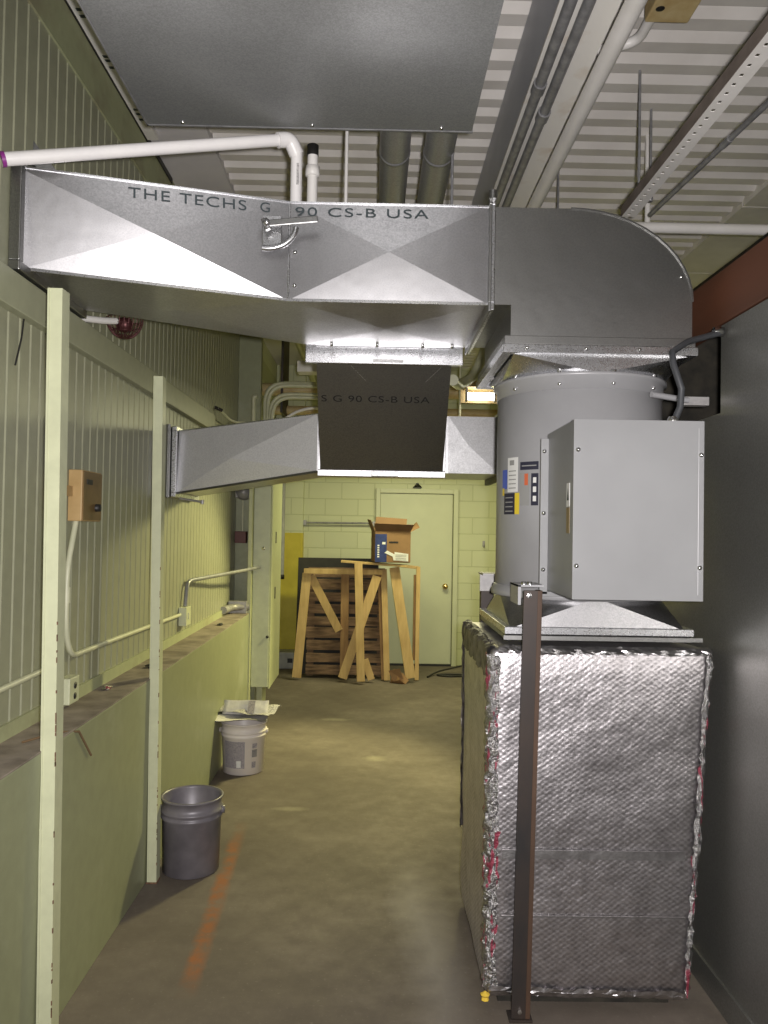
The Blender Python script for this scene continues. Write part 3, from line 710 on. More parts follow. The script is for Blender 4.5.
mb = MB().ring((4.56, 5.20, b0 - .03, b1 + .035), (4.60, 5.15, b0, b1), 'x', WX + .013, WX + .032, GD).ring((4.57, 5.19, b0 - .025, b1 + .025), (4.60, 5.15, b0, b1), 'x', WX + .038, WX + .065, GB)
mb.build('wall_flange', Rr, bevel=.002)
mb = MB().bar(Z(fl, b0 - .004), Z(fm, a0 - .004), .012, .008, GD).bar(Z(fl, b1), Z(fm, a1), .006, .006, GB); mb.build('hem', Rr)
mb = MB().tube([(WX + .06, 4.70, b0 - .03), (WX + .20, 4.66, b0 - .05)], .007, M['grey_fit'], 8).lathe((WX + .20, 4.66, b0 - .05), [(.011, -.012), (.011, .012)], M['grey_fit'], 8); mb.build('flange_rod', Rr)

# ------------------------------------------------------------------ overhead plenum and round ducts
P = thing('overhead_duct', (-.27, 1.8, 3.1), 'wide dull sheet-metal duct hanging overhead, seen from beneath', 'duct')
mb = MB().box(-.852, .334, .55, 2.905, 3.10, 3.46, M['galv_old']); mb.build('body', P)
mb = MB().box(-.858, .338, 2.905, 2.914, 3.098, 3.125, M['conduit_steel']).box(-.858, -.852, .55, 2.914, 3.098, 3.12, M['conduit_steel']); mb.build('edge_flange', P)
for k, xx in enumerate((-.72, -.25, .22)):
    MB().lathe((xx, 2.88, 3.10), [(0, -.008), (.006, -.007), (.007, 0)], M['screw'], 10).build('screw', P)
def rduct(x, z, l):
    t = thing('round_vent_duct', (x, 4.5, z - .07), l, 'duct', 'round spiral ducts under the ceiling')
    MB().tube([(x, 2.935, z), (x, 3.6, z), (x, 5.0, z), (x, 7.2, z)], .064, M['spiral'], 32).build('pipe', t)
    for yy in (3.35, 4.4, 5.6): MB().lathe((x, yy, z), [(.064, -.012), (.0665, -.010), (.0665, .010), (.064, .012)], M['spiral'], 32, 'y').build('joint_band', t)
    MB().lathe((x, 2.935, z), [(.066, 0), (.066, .03), (.064, .032)], M['galv_bright'], 32, 'y').build('collar', t)
rduct(.060, 3.235, 'left one of two shiny round ducts leaving the overhead duct')
rduct(.246, 3.235, 'right one of two shiny round ducts leaving the overhead duct')

# ------------------------------------------------------------------ pipes overhead
t = thing('drain_pipe', (-.75, 2.75, 2.8), 'long white plastic pipe rising from the left wall over the main duct with an elbow', 'pipe')
a, b = Vector((WX + .012, 2.495, 2.770)), Vector((-.335, 2.93, 3.068))
MB().tube([a, b], .0215, M['pvc'], 20).build('sloping_pipe', t)
MB().tube([a + Vector((.0, 0, 0)), a.lerp(b, .012)], .024, M['purple'], 20).build('primer_ring', t)
MB().tube([b.lerp(a, .05), b, Vector((-.312, 2.95, 3.02))], .028, M['pvc'], 20, bend=.05).build('elbow_fitting', t)
MB().tube([Vector((-.312, 2.95, 3.035)), Vector((-.312, 2.95, 2.802))], .0215, M['pvc'], 20).build('drop_pipe', t)
MB().box(-.309 - .0, -.300, 2.927, 2.929, 2.90, 2.98, M['paper_print']).build('printed_text', t)
t = thing('vent_stub', (-.262, 3.02, 2.80), 'short white pipe stub with a black cap on top of the main duct', 'pipe')
MB().tube([(-.258, 3.02, 2.802), (-.258, 3.02, 3.05)], .020, M['white_paint'], 18).build('pipe', t)
MB().lathe((-.258, 3.02, 2.99), [(.020, -.02), (.027, -.018), (.027, .018), (.020, .02)], M['white_paint'], 18).build('coupling', t)
MB().lathe((-.258, 3.02, 3.05), [(.022, 0), (.022, .04), (.014, .045), (0, .046)], M['black'], 16).build('cap', t)
def hanger(x, y, za, zb, r, m, label, group='ceiling hanger rods'):
    t = thing('hanger_rod', (x, y, za), label, 'rod', group)
    MB().tube([(x, y, za), (x, y, zb)], r, m, 10).build('rod', t)
    MB().lathe((x, y, za), [(0, 0), (r * 2, 0), (r * 2, .02), (r, .025)], m, 10).build('nut', t)
hanger(-.135, 3.15, 2.802, CZ + .03, .007, M['white_paint'], 'thin white hanger rod just left of the two round ducts')
hanger(.30, 3.30, 2.802, CZ + .03, .006, M['conduit_steel'], 'thin dark hanger rod just right of the two round ducts')
hanger(1.112, 3.39, 3.035, CZ + .03, .006, M['conduit_steel'], 'left hanger rod dropping to the perforated steel strip')
hanger(1.268, 3.70, 3.19, CZ + .03, .006, M['conduit_steel'], 'hanger rod right of the perforated strip, above the cross pipe')
hanger(.965, 4.28, 2.9, CZ + .03, .006, M['conduit_steel'], 'short hanger rod beside the white pipe behind the elbow')
# conduits and white pipe under roof beam
def run(name, pts, r, m, label, cat, group=None, clamps=(), cm=None, bend=.0, seg=14):
    t = thing(name, pts[0], label, cat, group)
    MB().tube(pts, r, m, seg, bend=bend).build('tube', t)
    for c, d in clamps:
        c = Vector(c); d = Vector(d).normalized()
        MB().tube([c - d * .03, c + d * .03], r * 1.3, cm or m, seg).build('coupling', t)
    return t
run('hanging_conduit', [(.588, -.5, 3.297), (.588, 7, 3.297)], .020, M['conduit_steel'], 'left one of two grey conduits under the ceiling beam', 'conduit', 'grey conduits under the beam', [((.588, 2.95, 3.297), (0, 1, 0))])
run('hanging_conduit', [(.646, -.5, 3.297), (.646, 7, 3.297)], .020, M['conduit_steel'], 'right one of two grey conduits under the ceiling beam', 'conduit', 'grey conduits under the beam', [((.646, 3.15, 3.297), (0, 1, 0))])
run('water_pipe', [(.791, -.5, 3.30), (.791, 5.5, 3.30)], .033, M['white_paint'], 'thick white painted pipe running along the right edge of the ceiling beam', 'pipe')
t = run('cross_pipe', [(1.0, 3.95, 3.165), (3.19, 3.95, 3.165)], .027, M['white_paint'], 'white horizontal pipe crossing behind the elbow towards the right', 'pipe')
MB().tube([(1.34, 3.95, 3.165), (1.34, 3.95, CZ + .03)], .014, M['white_paint'], 12).build('pipe_hanger', t)
# perforated strip
t = thing('hanging_strip', (1.07, 2.5, 3.0), 'perforated steel angle strip hanging diagonally at upper right under the ceiling', 'strip')
mb = MB(); ya, yb, sxx, zz = .3, 3.42, 1.048, 3.004
mb.box(sxx, sxx + .018, ya, yb, zz, zz + .003, M['white_paint']).box(sxx + .030, sxx + .060, ya, yb, zz, zz + .003, M['white_paint'])
y = ya
while y < yb:
    mb.box(sxx + .018, sxx + .030, y, y + .034, zz, zz + .003, M['white_paint']); y += .050
mb.build('flange', t)
MB().box(sxx - .003, sxx, ya, yb, zz, zz + .045, M['strut']).build('web', t)
run('hanging_conduit', [(1.51, .5, 3.15), (1.286, 3.756, 3.15)], .011, M['conduit_steel'], 'thin grey conduit slanting at upper right beside the perforated strip', 'conduit', None, [((1.335, 3.04, 3.15), (-.069, 1, .0))])
# tan junction box with stub
t = thing('junction_box', (1.02, 2.85, 3.5), 'dirty tan junction box on the ceiling beside the white pipe', 'box')
MB().box(.955, 1.115, 2.68, 2.87, 3.50, 3.625, M['tan_box']).build('housing', t, bevel=.006)
MB().lathe((.985, 2.79, 3.50), [(0, -.001), (.014, -.002), (.016, -.001)], M['black'], 16).build('knockout', t)
MB().tube([(.985, 2.86, 3.53), (.985, 3.03, 3.53), (.83, 3.05, 3.50)], .020, M['white_paint'], 14, bend=.06).build('conduit_stub', t)
t = thing('white_batten', (-1.12, 1.5, 3.56), 'dirty white batten with dark marks along the top of the left wall', 'batten')
MB().box(-1.174, -1.120, -1.0, 4.0, 3.574, 3.598, M['white_paint']).box(-1.181, -1.174, -1.0, 4.5, 3.570, 3.598, M['black']).build('strip', t)
for k, yy in enumerate((2.98, 3.02, 3.28, 3.31, 3.36, 3.70, 3.74, 3.79)):
    MB().box(-1.158, -1.138, yy, yy + .018, 3.5732, 3.574, M['ink']).build('printed_mark', t)
# timber on the cladding
t = MB().box(1.215, 1.27, YN, 6.0, 2.38, 2.572, M['timber_red']).build('timber_beam', bevel=.004); tag(t, 'red-brown timber lying along the top of the metal-clad wall', 'timber')
t = thing('flexible_conduit', (1.0, 2.6, 2.0), 'grey flexible conduit looping from the clad wall to the fan motor box', 'conduit')
MB().tube([(1.213, 2.775, 2.345), (1.15, 2.76, 2.325), (1.05, 2.68, 2.285), (.975, 2.62, 2.235), (.972, 2.60, 2.19), (1.0, 2.60, 2.11), (.996, 2.60, 2.05), (.975, 2.60, 2.0)], .011, M['rubber'], 12).build('hose', t)
MB().lathe((.972, 2.60, 1.988), [(0, 0), (.018, 0), (.018, .022), (.013, .03)], M['screw'], 12).build('connector', t)
MB().lathe((1.213, 2.775, 2.345), [(.017, -.035), (.017, 0), (.0, 0)], M['screw'], 12, 'x').build('connector', t)
t = thing('support_rod', (1.1, 2.95, 2.1), 'grey rod and dark bracket between the fan rim and the wall cut-out', 'bracket')
MB().tube([(.97, 2.80, 2.125), (1.12, 2.85, 2.115)], .011, M['blower'], 10).build('rod', t)
MB().box(1.10, 1.20, 2.86, 2.90, 2.10, 2.13, M['grey_fit']).build('plate', t)

# ------------------------------------------------------------------ left wall devices
t = thing('control_box', (-1.16, 3.2, 1.645), 'tan and brown control box on the fluted wall between the two posts', 'control box')
MB().box(WX + .011, -1.135, 3.115, 3.33, 1.645, 1.845, M['brown_box']).build('housing', t, bevel=.003)
f = MB().box(-1.135, -1.130, 3.120, 3.325, 1.65, 1.84, M['brown_face']).build('faceplate', t)
MB().lathe((-1.130, 3.26, 1.70), [(.016, 0), (.015, .018), (0, .019)], M['black'], 16, 'x').build('knob', f)
MB().box(-1.130, -1.127, 3.15, 3.21, 1.79, 1.81, M['black']).build('slot', f)
MB().box(WX + .011, WX + .03, 3.05, 3.113, 1.74, 1.78, M['brown_box']).build('mounting_lug', t)
run('conduit', [(-1.175, 3.17, 1.645), (-1.175, 3.15, 1.60), (-1.175, 3.09, 1.46), (-1.175, 3.09, 1.22), (-1.175, 3.15, 1.116), (-1.175, 3.6, 1.112), (-1.175, 4.905, 1.092)], .011, M['conduit_green'], 'green painted conduit dropping from the tan control box and running along the fluted wall', 'conduit', None, [((-1.175, 3.09, 1.36), (0, 0, 1))], bend=.07)
run('conduit', [(-1.176, .0, 1.07), (-1.176, 3.0, 1.108)], .010, M['conduit_green'], 'green painted conduit on the wall left of the nearest post', 'conduit')
t = thing('outlet_box', (-1.17, 3.12, .94), 'pale green outlet box just above the dusty ledge beside the nearest post', 'outlet')
MB().box(WX + .011, -1.142, 3.06, 3.16, .945, 1.045, M['green_post']).build('housing', t, bevel=.004)
for zz in (.972, 1.012): MB().lathe((-1.142, 3.115, zz), [(.013, 0), (.013, .002), (0, .002)], M['black'], 14, 'x').build('socket', t)
t = thing('switch_box', (-1.17, 5.0, 1.01), 'small pale green switch box low on the wall with a bent conduit above', 'switch')
MB().box(WX + .011, -1.14, 4.93, 5.05, 1.02, 1.135, M['green_post']).build('housing', t, bevel=.004)
MB().box(-1.14, -1.135, 4.975, 5.005, 1.06, 1.10, M['conduit_green']).build('toggle', t)
run('conduit', [(-1.165, 5.0, 1.135), (-1.165, 5.04, 1.29), (-1.03, 5.9, 1.30), (-.955, 6.725, 1.30)], .013, M['conduit_steel'], 'bent steel conduit rising from the small switch box across to the tall cabinet', 'conduit', None, bend=.06)
t = MB().tube([(WX + .014, 2.70, 2.37), (WX + .016, 2.68, 2.33), (WX + .018, 2.66, 2.25), (WX + .016, 2.64, 2.19), (WX + .015, 2.625, 2.15)], .003, M['black'], 6).build('cord'); tag(t, 'short dark cord hanging from the green header near the left picture edge', 'cord')
t = MB().tube([(-1.10, 2.56, .940), (-1.04, 2.70, .938), (-1.009, 2.80, .915), (-1.007, 2.92, .80)], .004, M['strip_brown'], 6).build('bark_strip'); tag(t, 'thin brown strip drooping over the ledge edge beside the nearest post', 'strip')
t = MB().box(WX + .011, WX + .05, 3.15, 3.24, 2.86, 2.96, M['green_post']).build('wall_block', bevel=.003); tag(t, 'small pale block on the fluted wall above the left end of the main duct', 'block')
# debris on ledge
for i, (x, y, m, l) in enumerate(((-1.10, 4.0, 'black', 'dark scrap on the ledge just beyond the farther post'), (-1.13, 3.45, 'tape', 'crumpled silvery scrap on the ledge between the posts'), (-1.09, 5.75, 'black', 'small black scrap near the far end of the ledge'))):
    bm2 = bmesh.new(); bmesh.ops.create_icosphere(bm2, subdivisions=2, radius=.02)
    mb = MB(); bm2.verts.index_update(); mb.add([Vector((x, y, LZ + .008)) + Vector((v.co.x, v.co.y * 1.8, v.co.z * .4)) * (1 + .6 * noise.noise(v.co * 60 + Vector((i, 0, 0)))) for v in bm2.verts], [tuple(v.index for v in f.verts) for f in bm2.faces], M[m]); bm2.free()
    o = mb.build('scrap'); tag(o, l, 'debris')
# caged lamp under main duct
t = thing('caged_lamp', (-1.08, 3.42, 2.44), 'dark red wire-caged lamp lying on the green header below the main duct', 'lamp')
c = Vector((-1.082, 3.42, 2.515)); mb = MB()
for k in range(12):
    a = PI * k / 12
    mb.tube([c + Vector((math.cos(a) * .075 * math.sin(th), math.sin(a) * .075 * math.sin(th), -.085 * math.cos(th))) for th in [-PI / 2 + PI * j / 14 for j in range(15)]], .002, M['cage'], 5)
for zz, rr in ((0, .075), (-.03, .070), (-.058, .054), (-.076, .03)):
    mb.tube([c + Vector((rr * math.cos(2 * PI * k / 20), rr * math.sin(2 * PI * k / 20), zz)) for k in range(21)], .002, M['cage'], 5)
mb.build('wire_cage', t)
MB().lathe(c, [(0, -.06), (.03, -.05), (.036, -.02), (.028, .0), (.0, .0)], M['cage'], 16).build('bulb_guard', t)
MB().tube([(WX + .014, 3.19, 2.455), (-1.13, 3.30, 2.475), (-1.10, 3.36, 2.49)], .014, M['white_paint'], 12).build('arm', t)

# ------------------------------------------------------------------ far left cabinet and fittings
t = thing('electrical_cabinet', (-.94, 7.05, .0), 'tall narrow pale green cabinet at the far end of the low wall', 'cabinet')
b_ = MB().box(-1.01, -.868, 6.73, 7.42, .30, 2.2, M['cab_green']).build('body', t, bevel=.004)
MB().box(-.867, -.855, 6.745, 7.42, .285, 2.2, M['cab_edge']).build('door', t, bevel=.002)
for zz in (1.50, 1.02): MB().box(-.855, -.849, 6.98, 7.0, zz, zz + .10, M['rust']).build('hinge', t)
MB().lathe((-.925, 6.73, 1.46), [(0, -.012), (.014, -.01), (.016, 0)], M['screw'], 14, 'y').build('keyhole', t)
MB().lathe((-.878, 6.735, .72), [(0, -.02), (.012, -.016), (.012, 0)], M['black'], 10, 'y').build('latch', t)
MB().box(-1.0, -.95, 7.02, 7.25, 0, .30, M['cab_edge']).build('plinth', t)
MB().box(-1.04, -1.012, 6.65, 6.74, 0, 2.2, M['cab_edge']).build('side_channel', t)
t = thing('fire_bell', (-1.08, 6.78, 1.45), 'grey alarm device above a dark red box in the far left corner', 'alarm')
MB().lathe((-1.115, 6.86, 1.93), [(0, -.10), (.05, -.09), (.065, -.05), (.065, 0), (0, 0)], M['grey_fit'], 18, 'y').build('sounder', t)
MB().box(-1.185, -1.06, 6.80, 6.90, 1.88, 2.10, M['grey_fit']).build('backbox', t, bevel=.01)
MB().box(-1.180, -1.085, 6.80, 6.90, 1.50, 1.60, M['red_box']).build('pull_box', t, bevel=.003)
MB().tube([(-1.125, 6.86, 1.60), (-1.125, 6.86, 1.88)], .008, M['conduit_green'], 8).build('wire_pipe', t)
struct(MB().box(WX, -1.0, 6.905, 7.0, 0, 3.6, M['green_low']).build('trim_6'))
t = thing('pipe_fitting', (-1.08, 6.45, LZ), 'grey pipe fitting lying at the far end of the dusty ledge', 'fitting')
MB().tube([(-1.17, 6.30, LZ + .05), (-1.15, 6.55, LZ + .05), (-1.02, 6.60, LZ + .05)], .03, M['grey_fit'], 12, bend=.05).build('elbow', t)
MB().box(-1.18, -1.03, 6.56, 6.615, LZ, LZ + .10, M['grey_fit']).build('bracket', t, bevel=.004)
t = thing('vent_pipe', (-1.14, 9.55, .95), 'grey vertical pipe ending halfway down beside the yellow wall', 'pipe')
MB().tube([(-1.085, 9.50, 1.05), (-1.085, 9.50, 3.55)], .028, M['heater'], 14).build('pipe', t)
MB().lathe((-1.085, 9.50, 1.03), [(0, 0), (.034, 0), (.034, .05), (.028, .055)], M['black'], 14).build('end_cap', t)
t = thing('floor_vent', (-.95, 9.5, 0), 'grey metal box at the foot of the yellow wall', 'vent')
MB().box(-1.19, -.82, 9.35, 9.60, 0.0, .19, M['heater']).build('housing', t, bevel=.006)
MB().box(-.98, -.92, 9.345, 9.35, .07, .12, M['black']).build('grille', t)
t = thing('wall_rail', (-.4, 9.6, 1.7), 'thin steel rod along the back wall left of the cardboard box', 'rod')
MB().tube([(-.85, 9.69, 1.705), (.01, 9.69, 1.712)], .012, M['conduit_steel'], 10).build('rod', t)
for x in (-.84, 0.0): MB().box(x - .02, x + .02, 9.675, 9.75, 1.68, 1.735, M['grey_fit']).build('bracket', t)
t = thing('door_fitting', (.52, 9.7, 2.15), 'small black fitting above the back door', 'fitting')
MB().lathe((.52, YB - .035, 2.165), [(.0, .035), (.02, .03), (.05, .0), (.055, -.012)], M['black'], 16).build('shade', t)
MB().box(.505, .535, YB - .05, YB, 2.18, 2.21, M['black']).build('mount', t)
t = thing('wall_hook', (1.34, 9.7, 1.4), 'small metal hook on the back wall right of the door', 'hook')
MB().box(1.325, 1.355, YB - .01, YB, 1.45, 1.52, M['grey_fit']).build('plate', t); MB().tube([(1.34, YB - .012, 1.46), (1.34, YB - .05, 1.44), (1.34, YB - .06, 1.48)], .006, M['grey_fit'], 8).build('prong', t)
t = thing('floor_cable', (1.0, 9.3, 0), 'dark cable coiled loosely on the floor before the back door', 'cable')
MB().tube([(.62, 8.9, .012), (.75, 9.15, .03), (.95, 9.25, .06), (1.15, 9.3, .10), (1.3, 9.2, .03), (1.1, 9.0, .012), (.85, 8.95, .012), (.7, 9.05, .012), (.95, 9.1, .012), (1.3, 9.05, .012)], .010, M['black'], 8, bend=.1).build('cable', t)

# ------------------------------------------------------------------ far ceiling clutter
t = thing('fluorescent_light', (.86, 6.5, 2.65), 'lit white strip light beyond the rear duct beside the fan', 'light')
MB().box(.72, .99, 6.42, 6.62, 2.80, 2.85, M['tan_box']).build('housing', t, bevel=.004)
MB().tube([(.745, 6.50, 2.735), (.955, 6.50, 2.735)], .030, M['tube'], 16).build('lamp_tube', t)
for x in (.730, .960): MB().box(x, x + .012, 6.46, 6.54, 2.69, 2.80, M['grey_fit']).build('lamp_holder', t)
MB().box(.70, 1.06, 6.62, 6.64, 2.70, 2.82, M['tan_box']).build('reflector', t)
MB().tube([(.70, 6.66, 2.57), (.70, 6.66, CZ + .02)], .010, M['conduit_green'], 8).build('hanger', t)
MB().box(.55, 1.15, 6.5, 6.7, 2.54, 2.57, M['tan_box']).build('tray', t)
bend_pts = [  # (x of rise, turn height, Y, radius)
    (-1.026, 2.73, 6.69, .016, 'leftmost curved green conduit in the bundle above the rear duct'),
    (-.980, 2.91, 7.05, .019, 'tallest curved green conduit turning right above the rear duct'),
    (-.945, 2.88, 6.98, .019, 'second tallest curved green conduit turning right above the rear duct'),
    (-.912, 2.79, 6.90, .017, 'middle curved green conduit in the bundle above the rear duct'),
    (-.885, 2.75, 6.82, .017, 'lowest green conduit of the bundle turning right above the rear duct')]
for x, z, y, r, l in bend_pts:
    xe = -1.0 if x < -1.0 else -.1
    run('conduit', [(x, y, 2.202), (x, y, z), (xe, y, z)], r, M['conduit_green'], l, 'conduit', 'curved conduits above the rear duct', bend=.17 if xe > -.5 else .06)
run('conduit', [(-.872, 6.765, 2.202), (-.872, 6.765, 2.48), (-.64, 6.765, 2.655), (-.1, 6.765, 2.655)], .013, M['white_paint'], 'bright white curved conduit just above the rear duct', 'conduit', None, bend=.16)
run('hanging_pipe', [(-.70, 6.2, 3.28), (-.70, 9.7, 3.28)], .03, M['conduit_green'], 'thick green pipe running along the far ceiling', 'pipe')
run('conduit', [(WX + .03, 5.9, 2.51), (-1.10, 6.1, 2.44), (-.98, 6.2, 2.44), (-.96, 6.2, 2.44)], .010, M['conduit_green'], 'short conduit stub with a black end on the far left wall', 'conduit', None, [((WX + .035, 5.91, 2.505), (1, .6, -.4))], M['black'], bend=.05)
t = thing('hanging_box', (-.62, 6.7, 2.8), 'pale flat box on the far ceiling clutter beside the branch duct', 'box')
MB().box(-.66, -.40, 6.6, 6.75, 2.93, 3.02, M['white_paint']).build('housing', t, bevel=.004)
MB().box(-.655, -.405, 6.594, 6.6, 2.935, 3.015, M['beam_white']).build('lid', t)
t = thing('hanging_pipes', (.0, 7.2, 2.6), 'tan insulated pipes crossing the ceiling beyond the branch duct', 'pipe')
MB().tube([(-1.1, 7.6, 2.95), (1.2, 7.6, 2.95)], .06, M['tan_box'], 14).build('pipe', t)
MB().tube([(-1.1, 7.9, 2.8), (1.6, 7.9, 2.8)], .045, M['tan_box'], 14).build('pipe', t)
MB().box(-.9, -.88, 7.5, 8.0, 2.72, CZ, M['rust']).build('bracket', t)
run('flexible_duct', [(.48, 5.0, 2.58), (.56, 5.4, 2.62), (.70, 5.75, 2.75), (.80, 5.9, 2.98), (.84, 5.95, CZ)], .035, M['conduit_green'], 'curved pale hose rising behind the elbow beside the lit strip light', 'hose', None, bend=.1)
run('hanging_pipe', [(.36, 5.6, 2.50), (.42, 5.7, 2.66), (.47, 5.75, 2.60), (.50, 5.75, 2.52), (.40, 5.7, 2.49)], .016, M['tan_box'], 'tan pipe bend left of the lit strip light', 'pipe', None, bend=.06)

# ------------------------------------------------------------------ buckets
def pail(c, rt, rb, h, m, name, label, cat):
    t = thing(name, c, label, cat)
    c = Vector(c); k = lambda z: rb + (rt - rb) * z / h
    prof = [(0, .004), (rb - .01, .0), (rb, .006), (k(h * .72), h * .72), (k(h * .73) + .006, h * .735), (k(h * .76) + .006, h * .76), (k(h * .77), h * .77), (k(h * .80), h * .80), (k(h * .81) + .008, h * .815), (k(h * .84) + .008, h * .84), (k(h * .85), h * .85), (rt - .002, h * .97), (rt + .005, h * .975), (rt + .006, h), (rt - .003, h), (rt - .006, h * .97), (rb - .004, .012), (0, .012)]
    MB().lathe(c, prof, m, 48).build('body', t)
    return t
bc = Vector((-.846, 3.865, 0))
t = pail(bc, .141, .132, .352, M['bucket'], 'bucket', 'empty dark grey plastic bucket standing right of the farther post', 'bucket')
for s in (-1, 1):
    MB().lathe(bc + Vector((s * .144, 0, .285)), [(0, -.012), (.018, -.012), (.018, .012), (0, .012)], M['bucket'], 14, 'x').build('ear', t)
hp = []
for k in range(19):
    a = PI * k / 18; hp.append(bc + Vector((.155 * math.cos(a), .150 * math.sin(a), .285 - .07 * math.sin(a))))
MB().tube(hp, .0035, M['bucket'], 6).build('bail_handle', t)
pc = Vector((-.852, 5.43, 0))
t = pail(pc, .150, .134, .335, M['pail_white'], 'pail', 'white plastic pail with printed label topped by folded newspaper', 'bucket')
def pail_patch(a0, a1, z0, z1, m, name, l=None):
    mb = MB(); K = 10; vs = []
    for k in range(K + 1):
        a = math.radians(a0 + (a1 - a0) * k / K)
        for z in (z0, z1):
            r = .134 + .016 * z / .335 + .0015; vs.append(pc + Vector((r * math.cos(a), r * math.sin(a), z)))
    mb.add(vs, [(2 * k, 2 * k + 2, 2 * k + 3, 2 * k + 1) for k in range(K)], m, True)
    o = mb.build(name, t, fix=False)
    if l: lab(o, l)
pail_patch(-138, -78, .05, .225, M['pail_print'], 'label', 'grey block of small print')
for k in range(7): pail_patch(-58 + k * 2.2, -56.8 + k * 2.2, .12, .17, M['ink'], 'barcode_stripe')
pail_patch(-58, -44, .18, .21, M['pail_print'], 'label_print'); pail_patch(-58, -46, .05, .09, M['pail_print'], 'label_print')
pail_patch(-100, -88, .055, .10, M['sticker_white'], 'label_picture')
for s in (-1, 1):
    MB().lathe(pc + Vector((s * .150, 0, .27)), [(0, -.012), (.016, -.012), (.016, .012), (0, .012)], M['pail_white'], 12, 'x').build('ear', t)
def sheet(c, w, d, rot, amp, m, z, seed, tilt=0):
    mb = MB(); n = 10; vs = []
    for i in range(n + 1):
        for j in range(n + 1):
            x, y = (i / n - .5) * w, (j / n - .5) * d
            X = x * math.cos(rot) - y * math.sin(rot); Y = x * math.sin(rot) + y * math.cos(rot)
            vs.append((c[0] + X, c[1] + Y, z + amp * noise.noise(Vector((X * 9, Y * 9, seed))) + tilt * X))
    k = n + 1
    b = len(vs); vs2 = [(p[0], p[1], p[2] + .004) for p in vs]
    mb.add(vs + vs2, [(i * k + j, i * k + j + 1, (i + 1) * k + j + 1, (i + 1) * k + j) for i in range(n) for j in range(n)] + [(b + i * k + j, b + (i + 1) * k + j, b + (i + 1) * k + j + 1, b + i * k + j + 1) for i in range(n) for j in range(n)]
           + [(i, i + 1, b + i + 1, b + i) for i in range(n)] + [(n * k + i, b + n * k + i, b + n * k + i + 1, n * k + i + 1) for i in range(n)], m, True)
    return mb
t = thing('newspaper', pc + Vector((0, 0, .35)), 'rumpled folded newspaper pages lying on top of the white pail', 'newspaper')
sheet((pc.x - .04, pc.y - .02), .40, .28, .1, .045, M['paper'], .368, 1, .03).build('page', t)
sheet((pc.x + .02, pc.y + .04), .38, .28, -.2, .035, M['paper_print'], .400, 2, -.02).build('page', t)
mb = sheet((0, 0), .30, .15, 0, .015, M['paper'], 0, 3, 0)
for p in mb.v: p.y, p.z = pc.y - .03 + p.y * .5 - p.z * .8, .428 + p.y * .50 + p.z * .5; p.x += pc.x + .015
mb.build('page', t)
MB().hexa([(pc.x + .03, pc.y - .080, .398), (pc.x + .075, pc.y - .080, .398), (pc.x + .075, pc.y - .005, .468), (pc.x + .03, pc.y - .005, .468)] + [(pc.x + .03, pc.y - .075, .398), (pc.x + .075, pc.y - .075, .398), (pc.x + .075, pc.y, .468), (pc.x + .03, pc.y, .468)], M['pail_print']).build('printed_column', t)

# ------------------------------------------------------------------ pallet, frames, boards, cardboard box
f_, ZH = 800., 1.63
PN, PD = M['pine'], M['pine_dark']
t = thing('plank_pallet', (-.32, 9.0, 0), 'dark weathered plank pallet leaning behind the pine trestle', 'pallet')
for k in range(9):
    z = .04 + k * .132; yy = 8.80 + .05 * k / 4
    x_ = random.uniform(-.01, .01)
    MB().box(-.72 + x_, .13 + x_, yy, yy + .02, z, z + .112 + random.uniform(-.015, .008), M['old_wood']).build('plank', t, bevel=.002)
for x in (-.68, -.30, .09): MB().bar((x, 8.86, .02), (x, 8.97, 1.20), .06, .07, M['old_wood'], (1, 0, 0)).build('stringer', t)
t = MB().bar((-.40, 9.02, .01), (-.40, 9.20, 1.30), 0.92, .02, M['black_sheet']).build('black_board'); tag(t, 'black sheet standing behind the plank pallet', 'board')
# trestle-like frame
t = thing('wooden_trestle', (-.35, 8.7, 0), 'leaning pine trestle with braced legs before the plank pallet', 'trestle')
def pt(px, py, Y): return ((px - 374) * Y / f_ + .0, Y, ZH - (py - 531) * Y / f_)
def board(parent, a, b, w, name, m=PN, t_=.025, Y=8.62):
    ya = Y + .10 * max(0, (682 - a[1]) / 120); yb = Y + .10 * max(0, (682 - b[1]) / 120)
    A, Bp = Vector(pt(a[0], a[1], ya)), Vector(pt(b[0], b[1], yb))
    for q in (A, Bp): q.z = max(q.z, .012)
    mb = MB().bar(A, Bp, w * Y / f_, t_, m)
    return mb.build(name, parent, bevel=.002)
board(t, (308, 575), (299.5, 679), 9, 'leg', Y=8.66)
board(t, (384.5, 570), (389.5, 681), 6, 'leg', Y=8.66)
board(t, (380, 570), (386, 680), 4, 'leg_edge', PD, Y=8.69)
board(t, (305, 573), (383, 573), 5, 'top_rail', Y=8.62, t_=.05)
board(t, (312, 578), (341, 632), 8, 'brace', Y=8.69)
board(t, (346, 576), (346.5, 679), 8, 'middle_leg', PD, Y=8.72)
t = board(None, (378, 577), (345, 679), 9, 'pine_board', Y=8.56); tag(t, 'pine board slanting down to the left behind the upright board', 'board', 'loose pine boards')
t = board(None, (359, 563), (363.5, 682), 8, 'pine_board', Y=8.46); tag(t, 'upright pine board standing foremost in front of the pine trestle', 'board', 'loose pine boards')
t = board(None, (367, 660), (374, 680), 7, 'pine_board', Y=8.56); tag(t, 'short pine offcut on the floor right of the foremost upright board', 'board', 'loose pine boards')
t = board(None, (395, 568), (413, 678), 10, 'pine_board', Y=8.60); tag(t, 'wide pine board leaning right, before the door', 'board', 'loose pine boards')
t = thing('wooden_prop', (.42, 8.75, 0), 'thin pine prop standing rightmost before the door', 'prop')
